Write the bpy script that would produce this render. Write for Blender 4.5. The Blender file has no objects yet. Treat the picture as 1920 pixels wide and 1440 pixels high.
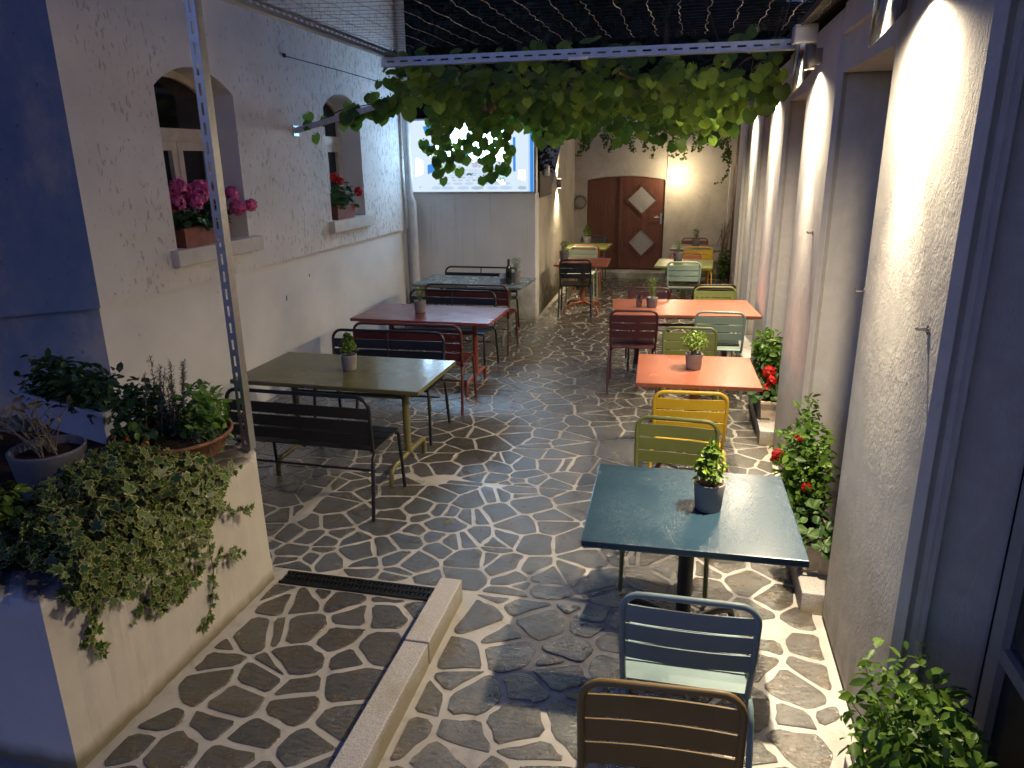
import bpy, bmesh, math, random
from mathutils import Vector, Matrix
random.seed(7)
PI = math.pi
S = bpy.context.scene
COL = S.collection

# ------------------------------------------------------------------ camera, sky, exposure
CAM_H, FPX = 2.2, 1379.0
YAW, PITCH, ROLL = math.radians(13.09), math.radians(17.09), math.radians(-0.743)
def cam_axes():
    cy, sy, cp, sp = math.cos(YAW), math.sin(YAW), math.cos(PITCH), math.sin(PITCH)
    f = Vector((-sy*cp, cy*cp, -sp)); r = Vector((cy, sy, 0)); u = r.cross(f)
    c, s = math.cos(ROLL), math.sin(ROLL)
    return c*r+s*u, -s*r+c*u, f
CR, CU, CF = cam_axes()
def pix(p):
    d = Vector(p)-Vector((0, 0, CAM_H)); z = d.dot(CF)
    return (960+FPX*d.dot(CR)/z, 720-FPX*d.dot(CU)/z, z)
cd = bpy.data.cameras.new('camera'); cam = bpy.data.objects.new('camera', cd); COL.objects.link(cam)
cd.sensor_width = 36; cd.lens = 36*FPX/1920; cd.clip_start = .05; cd.clip_end = 400
cam.matrix_world = Matrix(((CR.x, CU.x, -CF.x, 0), (CR.y, CU.y, -CF.y, 0), (CR.z, CU.z, -CF.z, CAM_H), (0, 0, 0, 1)))
S.camera = cam

W = bpy.data.worlds.new('World'); S.world = W; W.use_nodes = True
wn = W.node_tree.nodes; wl = W.node_tree.links
sky = wn.new('ShaderNodeTexSky'); sky.sky_type = 'NISHITA'; sky.sun_disc = False
sky.sun_elevation = math.radians(-4.0); sky.sun_rotation = math.radians(200); sky.ozone_density = 3.0
wl.new(sky.outputs['Color'], wn['Background'].inputs['Color'])
wn['Background'].inputs['Strength'].default_value = 1.7
S.view_settings.view_transform = 'Standard'; S.view_settings.look = 'None'
S.view_settings.gamma = 1; S.view_settings.use_curve_mapping = False
S.view_settings.exposure = 2.25
LAMP_W, LAMP_MID_W, LAMP_WIDE_W, SCREEN_E = 13.0, 118.0, 60.0, 6.5
try:
    S.cycles.use_denoising = True; S.cycles.max_bounces = 7; S.cycles.diffuse_bounces = 4
    S.cycles.caustics_reflective = False; S.cycles.caustics_refractive = False
    S.cycles.sample_clamp_indirect = 6
except Exception: pass

# ------------------------------------------------------------------ materials
class G:
    def __init__(s, m): s.t = m.node_tree; s.b = s.t.nodes['Principled BSDF']
    def n(s, k, **kw):
        x = s.t.nodes.new(k)
        for a, b in kw.items(): setattr(x, a, b)
        return x
    def l(s, a, b): s.t.links.new(a, b)
    def co(s, sc=(1, 1, 1), out='Object'):
        c = s.n('ShaderNodeTexCoord'); m = s.n('ShaderNodeMapping'); s.l(c.outputs[out], m.inputs[0]); m.inputs['Scale'].default_value = sc
        return m.outputs[0]
    def noise(s, v, sc, det=4, rough=.55, dist=0):
        x = s.n('ShaderNodeTexNoise'); s.l(v, x.inputs['Vector'])
        x.inputs['Scale'].default_value = sc; x.inputs['Detail'].default_value = det
        x.inputs['Roughness'].default_value = rough; x.inputs['Distortion'].default_value = dist
        return x.outputs[0]
    def voro(s, v, sc, f='F1'):
        x = s.n('ShaderNodeTexVoronoi', feature=f); s.l(v, x.inputs['Vector']); x.inputs['Scale'].default_value = sc
        return x.outputs[0]
    def ramp(s, fac, stops, ease=False):
        r = s.n('ShaderNodeValToRGB'); e = r.color_ramp.elements
        while len(e) < len(stops): e.new(.5)
        for q, (p, c) in zip(e, stops):
            q.position = p; q.color = (c, c, c, 1) if isinstance(c, (int, float)) else (*c, 1)
        if ease: r.color_ramp.interpolation = 'EASE'
        s.l(fac, r.inputs[0]); return r.outputs[0]
    def mix(s, fac, a, b, mode='MIX'):
        x = s.n('ShaderNodeMix', data_type='RGBA', blend_type=mode)
        for i, q in ((0, fac), (6, a), (7, b)):
            if isinstance(q, (int, float)): x.inputs[i].default_value = q if i == 0 else (q, q, q, 1)
            elif isinstance(q, tuple): x.inputs[i].default_value = (*q, 1)
            else: s.l(q, x.inputs[i])
        return x.outputs[2]
    def math(s, op, a, b=0.0):
        x = s.n('ShaderNodeMath', operation=op)
        for i, q in ((0, a), (1, b)):
            if isinstance(q, (int, float)): x.inputs[i].default_value = q
            else: s.l(q, x.inputs[i])
        return x.outputs[0]
    def bump(s, h, strength=.3, dist=.01, nrm=None):
        x = s.n('ShaderNodeBump'); s.l(h, x.inputs['Height']); x.inputs['Strength'].default_value = strength
        x.inputs['Distance'].default_value = dist
        if nrm: s.l(nrm, x.inputs['Normal'])
        return x.outputs[0]
    def z(s):
        x = s.n('ShaderNodeSeparateXYZ'); s.l(s.n('ShaderNodeNewGeometry').outputs['Position'], x.inputs[0]); return x.outputs[2]
    def set(s, color=None, rough=None, nrm=None, metal=None, spec=None):
        for k, v in (('Base Color', color), ('Roughness', rough), ('Normal', nrm), ('Metallic', metal), ('Specular IOR Level', spec)):
            if v is None: continue
            if isinstance(v, (int, float)): s.b.inputs[k].default_value = v
            elif isinstance(v, tuple): s.b.inputs[k].default_value = (*v, 1)
            else: s.l(v, s.b.inputs[k])
def mk(name, fn):
    m = bpy.data.materials.new(name); m.use_nodes = True; fn(G(m)); return m

def plain(name, c, rough=.5, metal=0, var=.15, sc=20, bump=.0, spec=.5):
    def f(g):
        v = g.co(); n = g.noise(v, sc, 5)
        a = tuple(x*(1-var) for x in c); b = tuple(min(1, x*(1+var)) for x in c)
        g.set(g.ramp(n, [(.3, a), (.7, b)]), rough, g.bump(n, bump, .003) if bump else None, metal, spec)
    return mk(name, f)

def f_render_rough(g):                       # coarse scraped render of the upper left wall
    v = g.co(); st = g.co((1, 30, 13)); st2 = g.co((1, 80, 26))
    n1 = g.noise(st, 1.0, 4, .6, .4); n2 = g.noise(st2, 1.0, 3, .6); big = g.noise(v, 1.1, 3)
    amount = g.ramp(big, [(.35, -.03), (.65, .06)])
    yy = g.n('ShaderNodeSeparateXYZ'); g.l(g.co(), yy.inputs[0]); wob = g.math('ADD', g.math('MULTIPLY', yy.outputs[1], .1), g.math('MULTIPLY', g.noise(v, .8, 3), .1))
    amount = g.math('ADD', amount, g.ramp(wob, [(.47, .0), (.50, .085), (.53, .075), (.56, .03), (.66, .06), (.74, .11), (1., .12)]))
    pit = g.ramp(g.math('ADD', n1, amount), [(.70, 0.0), (.75, 1.0)])
    fine = g.noise(v, 120, 3); mot = g.noise(v, 2.6, 5, .65)
    base = g.ramp(mot, [(.3, (.66, .635, .60)), (.7, (.77, .745, .71))])
    c = g.mix(g.math('MULTIPLY', pit, .42), base, (.14, .12, .10))
    h = g.math('ADD', g.math('SUBTRACT', g.math('MULTIPLY', n2, .5), pit), g.math('MULTIPLY', fine, .2))
    g.set(c, .9, g.bump(h, .55, .008), spec=.2)
M_rough = mk('coarse_render', f_render_rough)
def f_plinth(g):
    v = g.co(); n = g.noise(v, 2.2, 6, .65); f = g.noise(v, 60, 4); sp = g.noise(v, 9, 2)
    base = g.ramp(n, [(.3, (.66, .635, .605)), (.7, (.76, .735, .705))])
    c = g.mix(g.ramp(sp, [(.74, 0.), (.78, .5)]), base, (.12, .09, .06))
    g.set(c, .85, g.bump(g.math('ADD', g.math('MULTIPLY', f, .35), n), .25, .008), spec=.25)
M_plinth = mk('smooth_render', f_plinth)
def f_dusk_tint(g):  # render of the angled wall, blue dusk shade put into its colour
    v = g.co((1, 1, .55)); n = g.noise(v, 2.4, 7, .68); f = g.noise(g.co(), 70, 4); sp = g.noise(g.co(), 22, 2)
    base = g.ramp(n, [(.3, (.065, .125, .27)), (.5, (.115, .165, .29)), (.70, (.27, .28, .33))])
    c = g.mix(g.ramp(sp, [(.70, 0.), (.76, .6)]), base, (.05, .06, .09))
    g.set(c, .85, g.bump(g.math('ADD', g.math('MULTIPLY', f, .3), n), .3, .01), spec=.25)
M_blue = mk('dusk_tinted_render', f_dusk_tint)
def f_trowel(g):
    v = g.co(); n = g.noise(v, 5.0, 3, .5, 2.6); s = g.noise(g.co((1, 1, .45)), 42, 4, .6, 1.8); f = g.noise(v, 190, 3)
    m = g.ramp(g.noise(v, 1.7, 3), [(.38, .15), (.62, 1.)])
    h = g.math('ADD', g.math('MULTIPLY', g.math('ADD', g.math('MULTIPLY', s, 1.0), g.math('MULTIPLY', n, .35)), m), g.math('MULTIPLY', f, .22))
    st = g.noise(g.co((3, 3, .5)), 2.2, 5, .7); col = g.mix(g.ramp(st, [(.5, 0.), (.75, .35)]), g.ramp(n, [(.3, (.60, .575, .535)), (.7, (.68, .655, .61))]), (.42, .39, .34))
    col = g.mix(g.ramp(g.math('SUBTRACT', g.math('MULTIPLY', st, .5), g.z()), [(.02, 0.), (.25, .8)]), col, (.27, .24, .19))
    g.set(col, .85, g.bump(h, .5, .008), spec=.25)
M_trowel = mk('trowelled_plaster', f_trowel)
def f_panel(g):
    v = g.co(); n = g.noise(v, 2.0, 5, .6); f = g.noise(v, 90, 3)
    g.set(g.ramp(n, [(.3, (.30, .265, .245)), (.7, (.36, .32, .30))]), .85, g.bump(f, .2, .004), spec=.2)
M_panel = mk('taupe_plaster', f_panel)
def f_conc(g):                               # stained board-marked concrete of the low wall
    v = g.co(); n = g.noise(v, 2.3, 6, .65); s = g.noise(g.co((16, 4, .55)), 1, 5, .7); f = g.noise(v, 70, 4); z = g.z()
    base = g.ramp(n, [(.3, (.70, .685, .66)), (.7, (.80, .785, .755))])
    streak = g.math('MULTIPLY', g.ramp(s, [(.56, 0.), (.76, 1.)]), g.ramp(z, [(.5, .2), (1.7, .7)]))
    c = g.mix(g.math('MULTIPLY', streak, .6), base, (.22, .21, .175))
    moss = g.math('MULTIPLY', g.ramp(g.math('SUBTRACT', n, g.math('MULTIPLY', z, .55)), [(.2, 0.), (.5, 1.)]), .8)
    c = g.mix(moss, c, (.12, .12, .05))
    g.set(c, .85, g.bump(g.math('ADD', g.math('MULTIPLY', f, .4), n), .3, .008), spec=.25)
M_conc = mk('stained_concrete', f_conc)
def f_old(g):                                # old lumpy yellowish plaster at the back
    v = g.co(); n = g.noise(v, 1.6, 7, .68, .4); s = g.noise(v, 5, 5, .6, .8); f = g.noise(v, 45, 4, .6); z = g.z()
    base = g.ramp(n, [(.25, (.40, .36, .27)), (.5, (.58, .53, .42)), (.75, (.68, .63, .52))])
    c = g.mix(g.ramp(s, [(.60, 0.), (.75, .5)]), base, (.24, .20, .12))
    moss = g.ramp(g.math('SUBTRACT', s, g.math('MULTIPLY', z, .9)), [(.15, 0.), (.42, .85)])
    c = g.mix(moss, c, (.13, .13, .05))
    g.set(c, .9, g.bump(g.math('ADD', g.math('MULTIPLY', f, .35), s), .6, .02), spec=.2)
M_old = mk('old_plaster', f_old)
def f_planter(g):
    v = g.co(); n = g.noise(v, 1.9, 6, .65); s = g.noise(g.co((9, 9, 1)), 1, 5, .7); f = g.noise(v, 80, 4); z = g.z()
    base = g.ramp(n, [(.3, (.50, .46, .40)), (.7, (.60, .56, .50))])
    c = g.mix(g.math('MULTIPLY', g.ramp(s, [(.54, 0.), (.78, 1.)]), .4), base, (.2, .17, .15))
    moss = g.ramp(g.math('SUBTRACT', g.math('MULTIPLY', n, .35), g.math('MULTIPLY', z, 2.4)), [(0., 0.), (.14, .85)])
    c = g.mix(moss, c, (.15, .12, .05))
    top = g.ramp(g.math('ADD', z, g.math('MULTIPLY', s, .06)), [(.745, 0.), (.775, .9)])
    c = g.mix(top, c, (.05, .042, .035))
    g.set(c, .88, g.bump(g.math('ADD', g.math('MULTIPLY', f, .3), n), .3, .008), spec=.2)
M_planter = mk('planter_render', f_planter)
def f_mortar(g):
    v = g.co(); n = g.noise(v, 2.4, 6, .65); f = g.noise(v, 55, 5, .65); d = g.noise(v, 14, 3)
    base = g.ramp(n, [(.3, (.36, .345, .325)), (.7, (.48, .465, .44))])
    c = g.mix(g.ramp(d, [(.56, 0.), (.74, .5)]), base, (.17, .15, .115))
    c = g.mix(g.ramp(g.noise(v, .9, 5, .7), [(.45, 0.), (.7, .45)]), c, (.22, .20, .165))
    yy = g.n('ShaderNodeSeparateXYZ'); g.l(v, yy.inputs[0]); old = g.math('ADD', g.math('MULTIPLY', yy.outputs[1], .1), g.math('MULTIPLY', d, .12))
    c = g.mix(g.ramp(old, [(.45, 0.), (.72, .75)]), c, (.23, .20, .15))
    g.set(c, g.ramp(n, [(.35, .22), (.65, .5)]), g.bump(g.math('ADD', g.math('MULTIPLY', f, .6), d), .4, .005), spec=.5)
M_mortar = mk('white_mortar', f_mortar)
def f_stone(g):
    v = g.co(); rnd = g.n('ShaderNodeObjectInfo').outputs['Random']; isl = g.n('ShaderNodeNewGeometry').outputs['Random Per Island']
    r = g.math('FRACT', g.math('ADD', rnd, isl))
    vv = g.n('ShaderNodeVectorMath', operation='ADD'); cmb = g.n('ShaderNodeCombineXYZ')
    for i in range(3): g.l(g.math('MULTIPLY', r, 37.+11*i), cmb.inputs[i])
    g.l(v, vv.inputs[0]); g.l(cmb.outputs[0], vv.inputs[1]); v2 = vv.outputs[0]
    mp = g.n('ShaderNodeMapping'); g.l(v2, mp.inputs[0]); mp.inputs['Scale'].default_value = (1, 3.2, 1); rot = g.n('ShaderNodeCombineXYZ'); g.l(g.math('MULTIPLY', r, 22.), rot.inputs[2]); g.l(rot.outputs[0], mp.inputs['Rotation'])
    lay = g.noise(mp.outputs[0], 20, 6, .68, .8); cl = g.noise(v2, 9, 4, .6, .5); fi = g.noise(v2, 75, 4, .65)
    base = g.ramp(r, [(0., (.034, .040, .041)), (.2, (.058, .052, .043)), (.4, (.032, .043, .048)), (.6, (.072, .074, .066)), (.8, (.046, .040, .036)), (1., (.088, .084, .074))])
    c = g.mix(g.ramp(lay, [(.42, 0.), (.62, .6)]), base, (.10, .098, .088))
    c = g.mix(g.ramp(cl, [(.50, 0.), (.56, .7)]), c, (.080, .058, .028))
    c = g.mix(g.ramp(fi, [(.36, .65), (.48, 0.)]), c, (.022, .022, .021))
    h = g.math('ADD', g.math('ADD', g.math('MULTIPLY', lay, 1.5), cl), g.math('MULTIPLY', fi, .4))
    nb = g.bump(h, .85, .0052); g.set(c, g.ramp(cl, [(.3, .12), (.7, .32)]), nb, spec=.8); g.l(nb, g.b.inputs['Coat Normal']); g.b.inputs['Coat Weight'].default_value = 1.0; g.b.inputs['Coat Roughness'].default_value = .17; g.b.inputs['Coat IOR'].default_value = 1.6
M_stone = mk('wet_slate', f_stone)
def f_granite(g):
    v = g.co(); n = g.noise(v, 6, 5, .6); sp = g.noise(v, 160, 2); z = g.z()
    base = g.ramp(sp, [(.35, (.30, .29, .28)), (.6, (.50, .48, .46))])
    c = g.mix(g.math('MULTIPLY', g.ramp(g.math('SUBTRACT', n, g.math('MULTIPLY', z, 3.5)), [(.1, 0.), (.4, 1.)]), .7), base, (.25, .20, .09))
    g.set(c, .6, g.bump(g.math('ADD', sp, n), .3, .004), spec=.4)
M_granite = mk('granite', f_granite)
def paint(name, c, rough=.42):
    def f(g):
        v = g.co(); n = g.noise(v, 7, 4); w = g.noise(v, 90, 3)
        g.set(g.ramp(n, [(.3, tuple(x*.9 for x in c)), (.7, tuple(min(1, x*1.08) for x in c))]), g.ramp(n, [(.3, rough-.07), (.7, rough+.08)]), g.bump(w, .06, .001), spec=.5)
    return mk(name, f)
def wet(name, c, rough=.16, drops=.5):       # painted table top with rain on it
    def f(g):
        v = g.co(); film = g.noise(v, 5, 4, .6); d = g.voro(v, 190); rip = g.noise(v, 26, 2, .4, 0); d2 = g.noise(v, 150, 2)
        dr = g.math('MULTIPLY', g.ramp(d, [(.12, 1.), (.42, 0.)]), g.ramp(film, [(.28, 0.15), (.72, 1.)]))
        h = g.math('ADD', g.math('MULTIPLY', dr, drops), g.math('ADD', g.math('MULTIPLY', rip, .5), g.math('MULTIPLY', d2, .25*drops)))
        g.set(g.ramp(film, [(.3, tuple(x*.9 for x in c)), (.7, c)]), g.ramp(film, [(.3, rough), (.7, rough+.08)]), g.bump(h, .35, .0013), spec=.45)
    return mk(name, f)
BLACK, RED, DRED, ORANGE, OLIVE = (.006, .0075, .011), (.085, .017, .017), (.055, .012, .016), (.30, .09, .045), (.135, .125, .045)
SAGE, PALE, YEL, LIME, BLUE, GREY, BROWN, LBLUE = (.20, .27, .235), (.36, .42, .33), (.58, .36, .02), (.17, .19, .05), (.034, .070, .105), (.085, .095, .11), (.29, .19, .06), (.22, .31, .32)
MP = {k: paint('paint_'+k, c) for k, c in dict(black=BLACK, red=RED, dark_red=DRED, orange=ORANGE, olive=OLIVE, sage=SAGE, pale_green=PALE, yellow=YEL, lime=LIME, blue=BLUE, grey=GREY, brown=BROWN, light_blue=LBLUE, table_red=(.17, .035, .025), moss=(.12, .135, .035), grey_green=(.12, .15, .125)).items()}
MW = {k: wet('wet_'+k, c, r, d) for k, c, r, d in (('blue', (.022, .050, .078), .20, 1.3), ('olive', OLIVE, .1, .7), ('red', (.21, .05, .04), .2, .1), ('grey_green', (.15, .18, .165), .22, .2), ('orange', (.27, .088, .052), .20, 1.2), ('orange_dry', (.26, .085, .05), .28, .05), ('lime', LIME, .28, .2), ('grey', GREY, .3, .2))}
M_steel = plain('galvanised_steel', (.42, .43, .44), .38, .85, .12, 30)
M_inox = plain('stainless_steel', (.55, .55, .56), .16, 1, .06, 8)
M_alu = plain('aluminium_frame', (.40, .41, .43), .4, .3, .08, 12)
M_white = plain('white_pipe', (.62, .62, .60), .5, 0, .08, 9)
M_cream = plain('cream_frame', (.55, .51, .44), .55, 0, .12, 12, .15)
M_sill = plain('pale_sill', (.60, .56, .50), .75, 0, .1, 8, .2)
M_terra = plain('terracotta', (.21, .088, .045), .75, 0, .25, 14, .3)
M_terrad = plain('terracotta_trough', (.22, .07, .04), .65, 0, .2, 10, .1)
M_tplast = plain('white_trough', (.42, .43, .46), .5, 0, .1, 9, .1)
M_ctrough = plain('cream_trough', (.55, .45, .33), .55, 0, .25, 11, .2)
M_dtrough = plain('dark_trough', (.045, .03, .022), .6, 0, .2, 11, .1)
M_pot = plain('grey_pot', (.13, .13, .14), .6, 0, .15, 18, .2)
M_pot2 = plain('clay_grey_pot', (.22, .205, .195), .7, 0, .15, 18, .2)
M_soil = plain('soil', (.035, .024, .016), .95, 0, .4, 60, .8, .1)
M_bark = plain('bark', (.11, .075, .045), .85, 0, .3, 30, .6, .2)
M_twig = plain('dry_twig', (.20, .155, .10), .8, 0, .25, 40, .2, .2)
M_brownpipe = plain('brown_pipe', (.075, .038, .028), .45, 0, .2, 14)
M_iron = plain('cast_iron', (.02, .02, .021), .4, .5, .3, 40, .4)
M_dark = plain('dark_fitting', (.03, .03, .032), .5)
M_lampbody = plain('lamp_body', (.16, .15, .14), .45, .6, .1, 20)
M_wire = plain('net_wire', (.45, .42, .38), .45, .7, .1, 10)
M_roof = plain('roof_tile', (.04, .03, .03), .8, 0, .3, 9, .4)
M_hill = plain('hill_soil', (.03, .032, .018), .95, 0, .4, 3, .5, .1)
M_paper = plain('paper', (.7, .7, .72), .8, 0, .05, 20)
M_plate = plain('name_plate', (.30, .30, .28), .35, .5)
M_curtain = plain('brown_blind', (.10, .062, .045), .9, 0, .2, 3)
M_dimcurt = plain('dark_curtain', (.09, .075, .06), .9, 0, .4, 5)
def f_wood(g):
    v = g.co((1, 1, .06)); n = g.noise(v, 26, 6, .65, .6); b = g.noise(g.co(), 3, 4)
    c = g.mix(g.ramp(b, [(.35, 0.), (.7, .5)]), g.ramp(n, [(.3, (.115, .042, .026)), (.7, (.22, .082, .046))]), (.16, .07, .045))
    g.set(c, .45, g.bump(n, .25, .004), spec=.4)
M_wood = mk('stained_door_wood', f_wood)
def f_frost(g):
    v = g.co(); n = g.noise(v, 45, 3)
    g.set(g.ramp(n, [(.3, (.33, .32, .29)), (.7, (.45, .43, .39))]), .4, g.bump(n, .5, .004), spec=.5)
M_frost = mk('frosted_glass', f_frost)
def f_glass(g):
    tr = g.n('ShaderNodeBsdfTransparent'); gl = g.n('ShaderNodeBsdfGlossy'); gl.inputs['Roughness'].default_value = .03; lw_ = g.n('ShaderNodeLayerWeight'); lw_.inputs['Blend'].default_value = .35
    ms = g.n('ShaderNodeMixShader'); g.l(g.math('ADD', g.math('MULTIPLY', lw_.outputs['Fresnel'], .8), .05), ms.inputs[0]); tr.inputs['Color'].default_value = (.93, .95, .95, 1); g.l(tr.outputs[0], ms.inputs[1]); g.l(gl.outputs[0], ms.inputs[2]); g.l(ms.outputs[0], g.t.nodes['Material Output'].inputs[0])
M_glass = mk('clear_glass', f_glass)
def f_pane(g):
    g.set((.012, .011, .010), .06, spec=.5)
M_pane = mk('dark_window_glass', f_pane)
def f_bottle(g):
    g.set((.006, .009, .006), .1, spec=.6)
M_bottle = mk('dark_bottle_glass', f_bottle)
def emit(name, c, e):
    def f(g):
        g.set((.0, .0, .0), .35, spec=.3); g.b.inputs['Emission Color'].default_value = (*c, 1); g.b.inputs['Emission Strength'].default_value = e
    return mk(name, f)
def leafmat(name, a, b, rough=.42, trans=.25):
    def f(g):
        isl = g.n('ShaderNodeNewGeometry').outputs['Random Per Island']; rnd = g.n('ShaderNodeObjectInfo').outputs['Random']
        r = g.math('FRACT', g.math('ADD', isl, rnd)); n = g.noise(g.co(), 60, 3)
        c = g.ramp(r, [(0., a), (.55, tuple((x+y)/2 for x, y in zip(a, b))), (.93, b), (1., tuple(min(1, x*1.6) for x in b))])
        c = g.mix(g.ramp(n, [(.35, .0), (.7, .3)]), c, tuple(x*.55 for x in a))
        g.set(c, rough, g.bump(n, .25, .002), spec=.4)
        t = g.n('ShaderNodeBsdfTranslucent'); g.l(c, t.inputs['Color']); ms = g.n('ShaderNodeMixShader'); ms.inputs[0].default_value = trans
        out = g.t.nodes['Material Output']; g.l(g.b.outputs[0], ms.inputs[1]); g.l(t.outputs[0], ms.inputs[2]); g.l(ms.outputs[0], out.inputs[0])
    return mk(name, f)
L_vine = leafmat('vine_leaf', (.065, .15, .022), (.22, .34, .04), .42, .36)
L_ivy = leafmat('ivy_leaf', (.026, .072, .014), (.065, .13, .022), .42, .15)
L_ivyrim = leafmat('ivy_leaf_rim', (.24, .25, .07), (.35, .34, .11), .45, .15)
L_ivy2 = leafmat('small_ivy_leaf', (.045, .09, .015), (.12, .18, .03), .45, .25)
L_basil = leafmat('basil_leaf', (.065, .17, .02), (.20, .34, .04), .40, .3)
L_pot = leafmat('potted_herb_leaf', (.07, .14, .014), (.20, .29, .035), .45, .28)
L_herb = leafmat('dark_herb_leaf', (.022, .055, .014), (.055, .11, .025), .42, .2)
L_ger = leafmat('geranium_leaf', (.03, .08, .02), (.07, .14, .03), .45, .2)
L_rose = leafmat('rosemary_leaf', (.06, .075, .05), (.11, .13, .09), .6, .1)
L_tree = leafmat('tree_leaf', (.016, .030, .010), (.045, .065, .018), .6, .2)
L_dry = leafmat('dry_leaf', (.12, .09, .03), (.2, .16, .07), .7, .2)
F_pink = leafmat('pink_petal', (.75, .09, .28), (.85, .22, .45), .6, .3)
F_red = leafmat('red_petal', (.55, .010, .008), (.75, .03, .015), .55, .2)
F_or = leafmat('orange_petal', (.75, .12, .01), (.85, .22, .02), .55, .2)

# ------------------------------------------------------------------ geometry helpers
class MB:
    def __init__(s): s.v = []; s.f = []; s.m = []; s.s = []
    def add(s, vs, fs, mat=0, smooth=False, M=None):
        o = len(s.v); s.v += [tuple(M @ Vector(p)) for p in vs] if M is not None else [tuple(p) for p in vs]
        for f in fs: s.f.append(tuple(i+o for i in f)); s.m.append(mat); s.s.append(smooth)
        return s
    def box(s, x0, x1, y0, y1, z0, z1, mat=0, M=None):
        return s.add([(x, y, z) for z in (z0, z1) for y in (y0, y1) for x in (x0, x1)],
                     [(0, 2, 3, 1), (4, 5, 7, 6), (0, 1, 5, 4), (2, 6, 7, 3), (0, 4, 6, 2), (1, 3, 7, 5)], mat, False, M)
    def bbox(s, x0, x1, y0, y1, z0, z1, c=.005, mat=0, seg=2):
        bm = bmesh.new(); bmesh.ops.create_cube(bm, size=1)
        bmesh.ops.scale(bm, vec=(x1-x0, y1-y0, z1-z0), verts=bm.verts); bmesh.ops.translate(bm, vec=((x0+x1)/2, (y0+y1)/2, (z0+z1)/2), verts=bm.verts)
        bmesh.ops.bevel(bm, geom=bm.edges[:], offset=c, segments=seg, affect='EDGES', profile=.5)
        bm.verts.index_update(); s.add([v.co.copy() for v in bm.verts], [tuple(v.index for v in f.verts) for f in bm.faces], mat); bm.free(); return s
    def tube(s, path, r, n=8, mat=0, closed=False, M=None, r2=None):
        P = [Vector(p) for p in path]; k = len(P); vs = []; fs = []; up = None
        for i, p in enumerate(P):
            a = P[i-1] if (i or closed) else p; b = P[(i+1) % k] if (i < k-1 or closed) else p
            t = (b-a).normalized()
            if up is None: up = t.orthogonal().normalized()
            up = (up-t*up.dot(t)).normalized(); w = t.cross(up)
            rr = r if r2 is None else r+(r2-r)*i/(k-1)
            for j in range(n):
                q = 2*PI*j/n; vs.append(p+(up*math.cos(q)+w*math.sin(q))*rr)
        for i in range(k if closed else k-1):
            i2 = (i+1) % k
            for j in range(n): fs.append((i*n+j, i*n+(j+1) % n, i2*n+(j+1) % n, i2*n+j))
        s.add(vs, fs, mat, True, M)
        if not closed: s.add(vs[:n], [tuple(range(n))[::-1]], mat, False, M); s.add(vs[-n:], [tuple(range(n))], mat, False, M)
        return s
    def lathe(s, prof, c=(0, 0, 0), n=20, mat=0, M=None):
        vs = [(c[0]+r*math.cos(2*PI*j/n), c[1]+r*math.sin(2*PI*j/n), c[2]+z) for r, z in prof for j in range(n)]
        fs = [(i*n+j, i*n+(j+1) % n, (i+1)*n+(j+1) % n, (i+1)*n+j) for i in range(len(prof)-1) for j in range(n)]
        return s.add(vs, fs, mat, True, M)
    def prism(s, poly, z0, z1, mat=0):
        n = len(poly); return s.add([(x, y, z0) for x, y in poly]+[(x, y, z1) for x, y in poly],
            [tuple(range(n, 2*n)), tuple(range(n))[::-1]]+[(i, (i+1) % n, n+(i+1) % n, n+i) for i in range(n)], mat)
    def mesh(s, name, mats):
        me = bpy.data.meshes.new(name); me.from_pydata(s.v, [], s.f)
        for m in (mats if isinstance(mats, (list, tuple)) else [mats]): me.materials.append(m)
        me.polygons.foreach_set('material_index', s.m); me.polygons.foreach_set('use_smooth', s.s); me.update(); return me
    def build(s, name, mats, parent=None, loc=None):
        return link(name, s.mesh(name, mats), parent, loc)
def link(name, me, parent=None, loc=None, rot=None, mat=None):
    o = bpy.data.objects.new(name, me); COL.objects.link(o)
    if parent: o.parent = parent
    if loc: o.location = loc
    if rot: o.rotation_euler = rot
    if mat: o.material_slots[0].link = 'OBJECT'; o.material_slots[0].material = mat
    return o
def tag(o, label=None, cat=None, group=None, kind=None):
    for k, v in (('label', label), ('category', cat), ('group', group), ('kind', kind)):
        if v: o[k] = v
    return o
def thing(name, label, cat, loc=(0, 0, 0), rz=0, group=None):
    o = bpy.data.objects.new(name, None); COL.objects.link(o); o.location = loc; o.rotation_euler = (0, 0, rz); o.empty_display_size = .1
    return tag(o, label, cat, group)
def arc(cx, cy, r, a0, a1, n=5): return [(cx+r*math.cos(a0+(a1-a0)*i/n), cy+r*math.sin(a0+(a1-a0)*i/n)) for i in range(n+1)]
def rmat(loc, z_dir, roll=0, scale=1.0):
    q = Vector(z_dir).normalized().to_track_quat('Z', 'Y')
    return Matrix.Translation(loc) @ q.to_matrix().to_4x4() @ Matrix.Rotation(roll, 4, 'Z') @ Matrix.Scale(scale, 4)
U = random.uniform
def rdir(up=0.0):
    while True:
        d = Vector((U(-1, 1), U(-1, 1), U(-1, 1)))
        if .05 < d.length < 1: d = d.normalized()+Vector((0, 0, up)); return d.normalized()

# ------------------------------------------------------------------ ground and paving
g0 = MB().add([(-60, -60, -.03), (60, -60, -.03), (60, 60, -.03), (-60, 60, -.03)], [(0, 1, 2, 3)]).build('ground', M_hill); tag(g0, kind='structure')
floor = MB().box(-6.6, 1.3, -2.5, 14.6, -.028, 0).build('courtyard_floor', M_mortar); tag(floor, kind='structure')

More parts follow.
